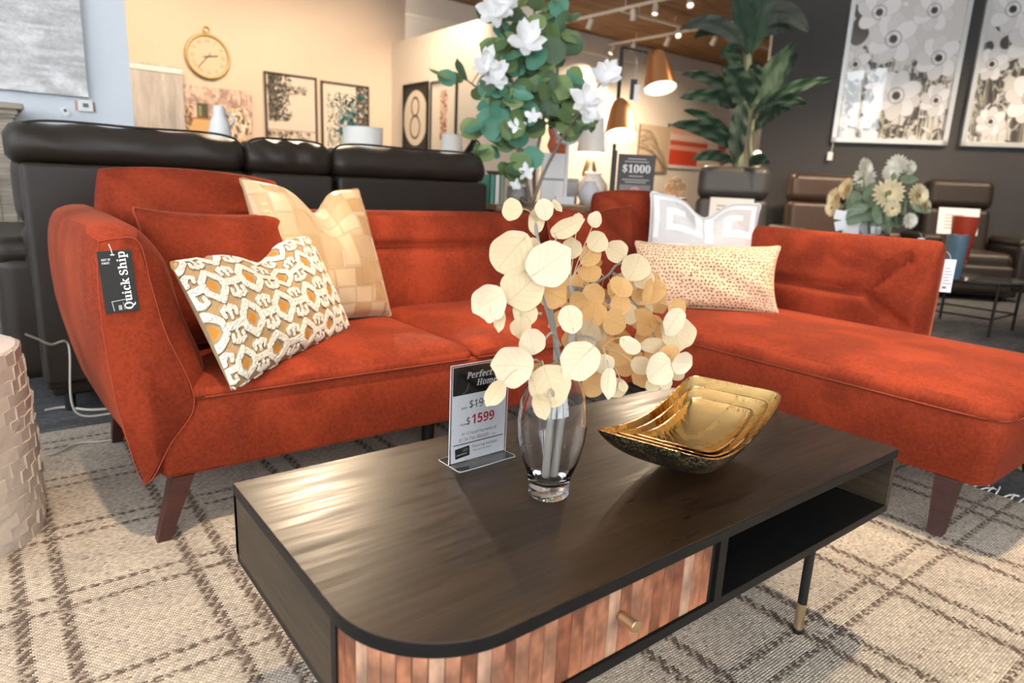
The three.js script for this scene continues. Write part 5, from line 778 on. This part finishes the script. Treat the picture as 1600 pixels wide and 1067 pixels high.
  fl.forEach(([p, r], fi) => {
    const c = lc(p), f = new THREE.Group(); f.name = 'blossom'; f.position.copy(c); t.add(f); const n = fi < 8 ? 11 : 5, gs = [];
    for (let i = 0; i < n; i++) { const g = narrowLeaf[i % 2].clone(); const s = r * 1.45 * rr(0.8, 1.1); g.scale(s, s, s); g.translate(0, s * 0.42, 0); g.rotateX(rr(0.15, 0.9) * (i % 2 ? 1 : 0.6)); g.rotateZ(i / n * 6.283 + rr(-0.2, 0.2)); g.rotateX(-0.3); g.rotateY(-0.67 + rr(-0.5, 0.5)); gs.push(g); }
    gs.forEach((g) => obj('petal', g, petal, f));
    let best = all[0], bd = 9; for (const q of all) { const e = q.distanceTo(c); if (e < bd) { bd = e; best = q; } } obj('blossom_stalk', tube([V(0, 0, 0), best.clone().sub(c).multiplyScalar(0.5).add(V(0, 0.01, 0)), best.clone().sub(c)], 0.003, 5, 8), bark, f);
  });
}

// ------------------------------------------------------------------ copper floor lamp
{
  const base = [4.2, 0, -4.05], t = thing('floor_lamp', 'black floor lamp with two copper cone shades', 'lamp', base), top = [4.335, 2.074, -4.178];
  obj('base', lathe([[0, 0], [0.15, 0], [0.15, 0.015], [0.03, 0.022], [0, 0.022]], 36), blackMetal, t); obj('pole', rod([0, 0.02, 0], [top[0] - base[0], top[1], top[2] - base[2]], 0.016), blackMetal, t);
  const arm = [4.498, 2.042, -4.04]; obj('arm', rod([top[0] - base[0], top[1], top[2] - base[2]], [arm[0] - base[0], arm[1], arm[2] - base[2]], 0.012), blackMetal, t);
  for (const [p, dir] of [[[4.47, 1.834, -3.869], [-0.12, -0.93, 0.32]], [[4.182, 1.441, -3.979], [-0.25, -0.9, 0.34]]]) {
    const q = new THREE.Quaternion().setFromUnitVectors(V(0, -1, 0), V(...dir).normalize()), sh = new THREE.Group(); sh.name = 'lamp_head'; t.add(sh); sh.position.set(p[0] - base[0], p[1], p[2] - base[2]); sh.quaternion.copy(q);
    obj('shade', lathe([[0.135, -0.1], [0.12, -0.02], [0.085, 0.14], [0.06, 0.2], [0.03, 0.225], [0, 0.228]], 40), copper, sh); obj('shade_lining', lathe([[0.132, -0.1], [0.117, -0.02], [0.082, 0.135], [0.05, 0.195], [0, 0.2]], 40), copperIn, sh);
    obj('lamp_diffuser', lathe([[0, -0.085], [0.08, -0.083], [0.128, -0.075], [0.126, -0.07], [0, -0.07]], 36), std(L(1, 1, 1), 0.6, { emissive: L(1, 0.93, 0.8), emissiveIntensity: 2.4 }), sh);
    const l = new THREE.SpotLight(WARM, 16, 0, 1.1, 0.8, 2); l.position.set(p[0], p[1], p[2]).addScaledVector(V(...dir).normalize(), 0.11); l.target.position.set(...p).add(V(...dir)); l.shadow.radius = 5; l.name = 'floor_lamp_light'; scene.add(l, l.target);
  }
  const tp = [4.338, 1.731, -4.008], tg = thing('price_tag', 'black and white tag hanging from the copper floor lamp', 'tag', [tp[0], tp[1] - 0.08, tp[2]], -0.65); obj('card', box(-0.035, 0.02, 0, 0.16, -0.002, 0.002), blackMetal, tg); obj('label', box(0.0, 0.045, -0.02, 0.12, 0.002, 0.005), paper, tg); obj('string', tube([[0, 0.16, 0], [0.004, 0.25, 0], [0, 0.33, 0]], 0.002, 4), whiteMat, tg);
}

// ------------------------------------------------------------------ tall banana plant
{
  const base = [6.05, 0, -4.5], t = thing('banana_plant', 'tall banana plant with long arching dark green leaves', 'plant', base), lc = (p) => V(p[0] - base[0], p[1] - base[1], p[2] - base[2]);
  obj('pot', lathe([[0, 0], [0.17, 0], [0.21, 0.38], [0.19, 0.38], [0.16, 0.05], [0, 0.05]], 32), std(L(0.3, 0.29, 0.28), 0.6), t); obj('soil', cyl(0.185, 0.19, 0.02, 28, 0, 0.33, 0), std(L(0.03, 0.022, 0.015), 0.95), t);
  const stalkM = phy(L(0.14, 0.16, 0.09), 0.6), lm = [[0.015, 0.045, 0.022], [0.025, 0.065, 0.03], [0.012, 0.035, 0.02], [0.07, 0.085, 0.065]].map((c) => phy(L(...c), 0.42, { side: THREE.DoubleSide, bumpMap: rep(grainBump, 1, 3), bumpScale: 0.004 }));
  obj('trunk', [tube([V(0, 0.3, 0), lc([5.781, 1.106, -3.921]), lc([5.811, 1.375, -3.978]), lc([5.913, 1.738, -4.006]), lc([5.979, 2.218, -4.096]), lc([6.044, 2.638, -4.171]), lc([6.111, 3.117, -4.261])], (k) => lerp(0.07, 0.03, k), 10, 60), tube([V(0.05, 0.3, 0.03), lc([5.836, 1.14, -3.822]), lc([5.868, 1.437, -3.885]), lc([5.939, 1.736, -3.918])], (k) => lerp(0.045, 0.02, k), 8, 30)], stalkM, t);
  const leaf = (a, m, b, w, mi) => {
    const c = new THREE.QuadraticBezierCurve3(lc(a), lc(m), lc(b)), N = 22, rows = [], view = V(-0.75, -0.2, 0.6).normalize();
    for (let i = 0; i <= N; i++) { const q = i / N, p = c.getPoint(q), d = c.getTangent(q).normalize(), sd = d.clone().cross(view).normalize(), nn = sd.clone().cross(d).normalize(), hw = 0.56 * w * Math.pow(Math.sin(Math.PI * clamp(0.12 + q * 0.88, 0, 1)), 0.7) * (q < 0.12 ? q / 0.12 * 0.8 + 0.1 : 1) + 0.004; const row = []; for (let k = -4; k <= 4; k++) { const e = k / 4, r = p.clone().addScaledVector(sd, e * hw).addScaledVector(nn, hw * (0.45 * Math.abs(e) - 0.25 * e * e) + 0.012 * Math.sin(q * 24 + e * 3) * Math.abs(e)); row.push([r.x, r.y, r.z]); } rows.push(row); }
    const g = loft(rows, { closed: false, caps: false }), f = obj('leaf', g, lm[mi], t); obj('midrib', tube(c.getPoints(8), (k) => lerp(0.01, 0.002, k), 5, 20), lm[1], f);
  };
  [[[5.928, 2.296, -4.095], [5.66, 2.613, -4.271], [5.29, 2.399, -4.37], 0.13, 3], [[5.962, 2.386, -4.095], [5.781, 2.573, -4.426], [5.726, 2.408, -4.551], 0.1, 1], [[5.992, 2.447, -4.089], [6.153, 2.816, -3.94], [6.219, 2.412, -3.636], 0.17, 3], [[5.986, 2.388, -4.076], [6.201, 2.607, -3.971], [6.404, 2.489, -3.906], 0.13, 3], [[5.856, 1.761, -3.992], [5.599, 2.046, -4.15], [5.246, 1.99, -4.283], 0.1, 2], [[5.843, 1.73, -3.993], [5.533, 1.88, -4.152], [5.213, 1.777, -4.245], 0.11, 0], [[5.753, 1.342, -3.948], [5.391, 1.576, -4.043], [5.039, 1.522, -4.175], 0.12, 0], [[5.746, 1.371, -3.962], [5.644, 1.66, -4.13], [5.398, 1.693, -4.335], 0.09, 1], [[5.901, 1.734, -3.948], [6.044, 2.037, -3.926], [6.31, 2.371, -3.814], 0.17, 1], [[5.923, 1.764, -3.94], [6.243, 2.12, -3.924], [6.504, 2.3, -3.901], 0.15, 0], [[5.88, 1.7, -3.889], [5.989, 1.953, -3.682], [6.249, 1.991, -3.355], 0.1, 1], [[5.877, 1.67, -3.883], [5.936, 1.893, -3.706], [6.032, 1.753, -3.457], 0.12, 0], [[5.87, 1.523, -3.844], [5.877, 1.775, -3.718], [5.912, 1.701, -3.536], 0.11, 2], [[5.82, 1.714, -3.941], [5.691, 1.993, -3.93], [5.463, 2.058, -4], 0.2, 0], [[5.851, 1.786, -3.937], [5.869, 2.015, -3.927], [5.8, 2.142, -3.888], 0.14, 2], [[5.936, 2.237, -4.071], [5.847, 2.595, -4.118], [5.837, 2.943, -4.229], 0.16, 0], [[5.965, 2.239, -4.048], [6.043, 2.675, -4.052], [6.087, 3.073, -4.07], 0.17, 1], [[5.716, 1.221, -3.942], [5.412, 1.337, -3.956], [5.152, 1.219, -3.995], 0.09, 0], [[5.751, 1.195, -3.774], [5.734, 1.321, -3.694], [5.714, 1.217, -3.549], 0.09, 1], [[5.695, 1.22, -3.892], [5.646, 1.593, -3.911], [5.696, 1.822, -3.875], 0.14, 2], [[5.882, 2.175, -4.096], [5.817, 2.378, -4.207], [5.723, 2.166, -4.219], 0.1, 2], [[5.899, 2.029, -4.038], [5.707, 2.18, -4.104], [5.682, 2.295, -4.159], 0.07, 1]].forEach((a) => leaf(...a));
  // glowing bulb lamp beside the plant
  const lp = [6.331, 1.368, -4.087], lb = thing('table_lamp', 'small bottle lamp with a bare glowing bulb beside the banana plant', 'lamp', [lp[0], 0, lp[2]]);
  obj('pedestal', [box(-0.05, 0.05, 0, lp[1] - 0.2, -0.05, 0.05, 0.01)], std(L(0.5, 0.28, 0.14), 0.6), lb); obj('lamp_base', lathe([[0, 0], [0.05, 0], [0.055, 0.06], [0.03, 0.1], [0.02, 0.13], [0, 0.13]], 24).translate(0, lp[1] - 0.2, 0), brass, lb); obj('lamp_bulb', new THREE.SphereGeometry(0.042, 18, 12).translate(0, lp[1] - 0.03, 0), bulbGlow, lb);
  const l = new THREE.PointLight(WARM, 1.2); l.position.set(lp[0], lp[1] - 0.03, lp[2]); l.shadow.radius = 2; l.name = 'bare_bulb'; scene.add(l);
}

// ------------------------------------------------------------------ recliner chairs along the charcoal wall
function recliner(p, turn, mat, label, wide, note) {
  const t = thing('recliner_chair', label, 'armchair', p, turn), w = wide / 2;
  obj('base', box(-w - 0.1, w + 0.1, 0.04, 0.3, -0.4, 0.36, 0.03), mat, t); obj('seat', box(-w, w, 0.26, 0.48, -0.25, 0.42, 0.08), mat, t); obj('footrest', box(-w, w, 0.08, 0.36, 0.36, 0.46, 0.05), mat, t);
  const b = new THREE.Group(); b.name = 'backrest'; t.add(b); b.position.set(0, 0.4, -0.28); b.rotation.x = -0.16; obj('back_cushion', box(-w, w, 0, 0.5, -0.13, 0.08, 0.07), mat, b); obj('headrest', box(-w, w, 0.49, 0.8, -0.13, 0.11, 0.085), mat, b);
  for (const s of [-1, 1]) { const a = obj('arm', box(s > 0 ? w + 0.005 : -w - 0.2, s > 0 ? w + 0.2 : -w - 0.005, 0.1, 0.58, -0.34, 0.4, 0.06), mat, t); obj('arm_pad', box(s > 0 ? w : -w - 0.21, s > 0 ? w + 0.21 : -w, 0.54, 0.63, -0.3, 0.38, 0.045), mat, a); }
  for (const [x, z] of [[-w, -0.3], [w, -0.3], [-w, 0.3], [w, 0.3]]) obj('leg', cyl(0.02, 0.025, 0.05, 10, x, 0, z), blackMetal, t);
  if (note) { const c = thing('paper_notice', note, 'notice', [p[0], p[1], p[2]], turn); const k = canvasTex(128, 96, (g) => { g.fillStyle = '#e9e7e3'; g.fillRect(0, 0, 128, 96); g.fillStyle = '#8d8a86'; for (let i = 0; i < 5; i++) g.fillRect(20, 24 + i * 12, 60 + 20 * (i % 2), 4); }); const sheet = obj('sheet', box(-w * 0.6, w * 0.6, 0.0, 0.28, 0, 0.003), paper, c); sheet.position.set(0, 0.62, -0.22); sheet.rotation.x = -0.16; const g = new THREE.PlaneGeometry(w * 1.2, 0.28); g.translate(0, 0.14, 0.004); obj('print', g, std(L(1, 1, 1), 0.7, { map: k }), sheet); }
  return t;
}
recliner([8.12, 0, -2.68], -50 * D2, blackLeather, 'black leather recliner chair with a paper notice by the charcoal wall', 0.66, 'white paper notice pinned on the black leather recliner chair');
recliner([7.12, 0, -3.62], -40 * D2, brownLeather, 'brown leather recliner chair behind the sunflower bouquet', 0.72);
recliner([5.42, 0, -3.68], -52 * D2, greyLeather, 'grey leather recliner chair in front of the banana plant', 0.66, 'white paper notice on the grey leather recliner chair');

// ------------------------------------------------------------------ sunflower bouquet on a dark side table
{
  const P = [4.811, 0.676, -2.136], top = P[1] - 0.01, tb = thing('side_table', 'dark round side table under the sunflower bouquet', 'table', [P[0], 0, P[2]]);
  obj('tabletop', lathe([[0, top - 0.03], [0.3, top - 0.03], [0.31, top - 0.015], [0.3, top], [0, top]], 44), tableBlack, tb); obj('pedestal', lathe([[0, 0.02], [0.03, 0.02], [0.025, top - 0.03], [0, top - 0.03]], 20), blackMetal, tb); obj('base', lathe([[0, 0], [0.18, 0], [0.18, 0.02], [0, 0.025]], 36), blackMetal, tb);
  const v = solo('glass_jar', lathe([[0, 0.001], [0.085, 0.001], [0.095, 0.015], [0.095, 0.1], [0.07, 0.135], [0.055, 0.15], [0.06, 0.165], [0.056, 0.165], [0.05, 0.15], [0.065, 0.132], [0.09, 0.1], [0.09, 0.016], [0, 0.012]], 44), glass, 'wide clear glass jar holding the sunflowers', 'jar'); v.position.set(P[0], top, P[2]);
  const pm = phy(L(0.8, 0.68, 0.42), 0.7, { side: THREE.DoubleSide }), pm2 = phy(L(0.78, 0.73, 0.6), 0.7, { side: THREE.DoubleSide }), dm = std(L(0.5, 0.22, 0.04), 0.9), dm2 = std(L(0.32, 0.16, 0.05), 0.9), gm = std(L(0.2, 0.26, 0.15), 0.7, { side: THREE.DoubleSide });
  const fl = [[[4.767, 0.986, -2.067], 0.1, 0], [[4.744, 0.888, -2.017], 0.055, 0], [[4.968, 0.978, -1.971], 0.085, 0, 0.7], [[4.957, 1.125, -2.155], 0.06, 1], [[5.105, 1.184, -2.186], 0.075, 1, -0.4], [[4.811, 1.151, -2.278], 0.07, 1, 0.9], [[4.867, 1.085, -2.28], 0.085, 1, -0.6], [[4.662, 1.004, -2.287], 0.075, 0, -1.1], [[4.546, 0.938, -2.294], 0.08, 0, -1.2], [[4.519, 0.874, -2.296], 0.06, 0, -0.8], [[5.001, 0.914, -1.925], 0.055, 0, 1.1], [[4.858, 0.815, -1.943], 0.055, 1, 0.5], [[5.222, 1.172, -2.155], 0.055, 1, 0.6]];
  fl.forEach(([p, r, k, tw = 0]) => {
    const t = thing('sunflower', k ? 'small pale cream flower of the bouquet in the wide glass jar' : 'cream sunflower with an ochre centre in the wide glass jar', 'flower', [P[0], top, P[2]], 0, k ? 'pale filler flowers in the glass jar' : 'sunflowers in the glass jar'), c = V(p[0] - P[0], p[1] - top, p[2] - P[2]), h = new THREE.Group(); h.name = 'flower_head'; t.add(h); h.position.copy(c); h.rotation.set(-0.1, -1.05 + tw, 0, 'YXZ');
    const gs = []; for (let q = 0; q < 3; q++) for (let i = 0; i < 18; i++) { const g = narrowLeaf[i % 2].clone(), s = r * (0.72 - 0.1 * q); g.scale(s * 0.6, s, s * 0.6); g.translate(0, r * 0.62 - q * r * 0.06, 0); g.rotateX(0.1 + q * 0.28); g.rotateZ((i + q / 3) / 18 * 6.283 + rr(-0.08, 0.08)); g.translate(0, 0, q * r * 0.06); gs.push(g); }
    obj('petals', gs, k ? pm2 : pm, h); obj('flower_disc', new THREE.SphereGeometry(r * 0.34, 18, 10).scale(1, 1, 0.45).translate(0, 0, r * 0.1), k ? pm2 : dm, h); if (!k) obj('disc_eye', new THREE.SphereGeometry(r * 0.16, 14, 8).scale(1, 1, 0.4).translate(0, 0, r * 0.2), dm2, h);
    const foot = V(c.x * 0.12, 0.03, c.z * 0.12); obj('stem', tube([foot, V(c.x * 0.25, 0.17, c.z * 0.25), V(c.x * 0.7, c.y * 0.7, c.z * 0.7 - 0.01), c.clone()], 0.004, 6, 24), gm, t);
    for (let i = 0; i < 3; i++) { const kf = 0.4 + 0.17 * i, g = narrowLeaf[i % 2].clone(); g.scale(0.11, 0.13, 0.1); g.rotateZ(rr(-1.6, 1.6)); g.rotateY(rr(-1.4, 0.2)); g.translate(c.x * kf + rr(-0.05, 0.05), c.y * kf + 0.05, c.z * kf + rr(-0.05, 0.05)); obj('leaf', g, gm, t); }
  });
  const tg = [4.402, 0.77, -2.161]; for (const [q, s, lab] of [[tg, 0.3, 'white swing tag on a string beside the sunflower jar, lower one'], [[4.427, 0.833, -2.2], -0.1, 'white swing tag on a string beside the sunflower jar, upper one']]) { const t = thing('price_tag', lab, 'tag', [q[0], q[1] - 0.03, q[2]], -0.9); t.rotation.z = s; obj('card', box(-0.035, 0.035, 0, 0.06, -0.002, 0.002, 0.001), paper, t); obj('string', tube([[0.02, 0.058, 0], [0.06, 0.08, 0], [0.12, 0.085, -0.05]], 0.0015, 4), whiteMat, t); }
  const cd = [4.759, 0.796, -2.213], t = thing('paper_notice', 'white folded card standing behind the sunflower jar', 'card', [cd[0], top, cd[2]], -0.9); obj('sheet', box(-0.1, 0.1, 0, cd[1] + 0.05 - top, -0.0015, 0.0015), paper, t); const fold = obj('fold', box(-0.1, 0.1, 0, cd[1] + 0.05 - top, -0.0015, 0.0015), paper, t); fold.position.set(0, 0, -0.03); 
  const pt = [5.03, 0.698, -1.903], hp = thing('price_tag', 'narrow white tag hanging at the edge of the dark side table', 'tag', [P[0] + 0.24, top - 0.02, P[2] + 0.21], -0.7); obj('card', box(-0.022, 0.022, -0.05, 0.055, -0.002, 0.002), paper, hp); obj('string', tube([[0, 0.055, 0], [0, 0.07, 0], [-0.01, 0.085, -0.01]], 0.0015, 4), whiteMat, hp);
}
// round metal side table with two tall glass vases
{
  const c = [5.98, -1.87], h = 0.39, t = thing('side_table', 'round black metal side table with a glass top', 'table', [c[0], 0, c[1]]), r = 0.36;
  obj('glass_top', lathe([[0, h - 0.008], [r - 0.01, h - 0.008], [r - 0.01, h], [0, h]], 48), phy(L(0.5, 0.46, 0.42), 0.05, { transmission: 0.7, thickness: 0.01, ior: 1.5 }), t); obj('top_ring', new THREE.TorusGeometry(r, 0.011, 10, 56).rotateX(Math.PI / 2).translate(0, h - 0.004, 0), blackMetal, t); obj('lower_ring', [rod([r * 0.7, 0.13, r * 0.7], [-r * 0.7, 0.13, r * 0.7], 0.007), rod([r * 0.7, 0.13, -r * 0.7], [-r * 0.7, 0.13, -r * 0.7], 0.007), rod([r * 0.7, 0.13, r * 0.7], [r * 0.7, 0.13, -r * 0.7], 0.007), rod([-r * 0.7, 0.13, r * 0.7], [-r * 0.7, 0.13, -r * 0.7], 0.007)], blackMetal, t);
  for (const [x, z] of [[1, 1], [1, -1], [-1, 1], [-1, -1]]) obj('leg', rod([x * r * 0.71, 0, z * r * 0.71], [x * r * 0.71, h, z * r * 0.71], 0.011), blackMetal, t);
  const vase = (px, hh, r0, r1, label, col, cop) => { const v = thing('glass_vase', label, 'vase', px), y0 = cop ? 0.11 : 0.02; const m = phy(L(...col), 0.12, { transmission: 0.35, thickness: 0, clearcoat: 0.6 }); obj('body', lathe([[0, y0], [r0, y0], [lerp(r0, r1, 0.5), y0 + (hh - y0) * 0.5], [r1, hh], [r1 - 0.006, hh], [lerp(r0, r1, 0.5) - 0.006, y0 + (hh - y0) * 0.5], [r0 - 0.006, y0 + 0.01], [0, y0 + 0.01]], 36), m, v); obj('foot', lathe(cop ? [[0, 0], [0.065, 0], [0.068, 0.012], [0.03, 0.03], [0.045, 0.08], [r0 + 0.002, 0.13], [r0 + 0.002, 0.16], [0, 0.16]] : [[0, 0], [r0 * 0.9, 0], [r0, 0.01], [r0, 0.022], [0, 0.022]], 32), cop ? copper : m, v); };
  vase([5.8, h, -1.93], 0.46, 0.06, 0.09, 'tall red glass vase on a copper foot', [0.6, 0.07, 0.03], true); vase([5.66, h, -1.91], 0.33, 0.065, 0.075, 'blue grey glass vase beside the red one', [0.16, 0.26, 0.33], false);
  const wb = thing('display_stand', 'white display stand at the edge of the grey floor', 'stand', [5.75, 0, -1.27], -0.7); obj('board', box(0, 0.5, 0, 0.42, -0.02, 0.02, 0.004), whiteMat, wb); obj('edge_strip', box(-0.012, 0.002, 0, 0.43, -0.025, 0.025, 0.003), std(L(0.4, 0.3, 0.2), 0.6), wb);
}

scene.traverse((o) => { if (o.isMesh) { o.castShadow = true; o.receiveShadow = true; } if (o.isSpotLight || o.isPointLight) o.castShadow = true; });
renderer.render(scene, camera);
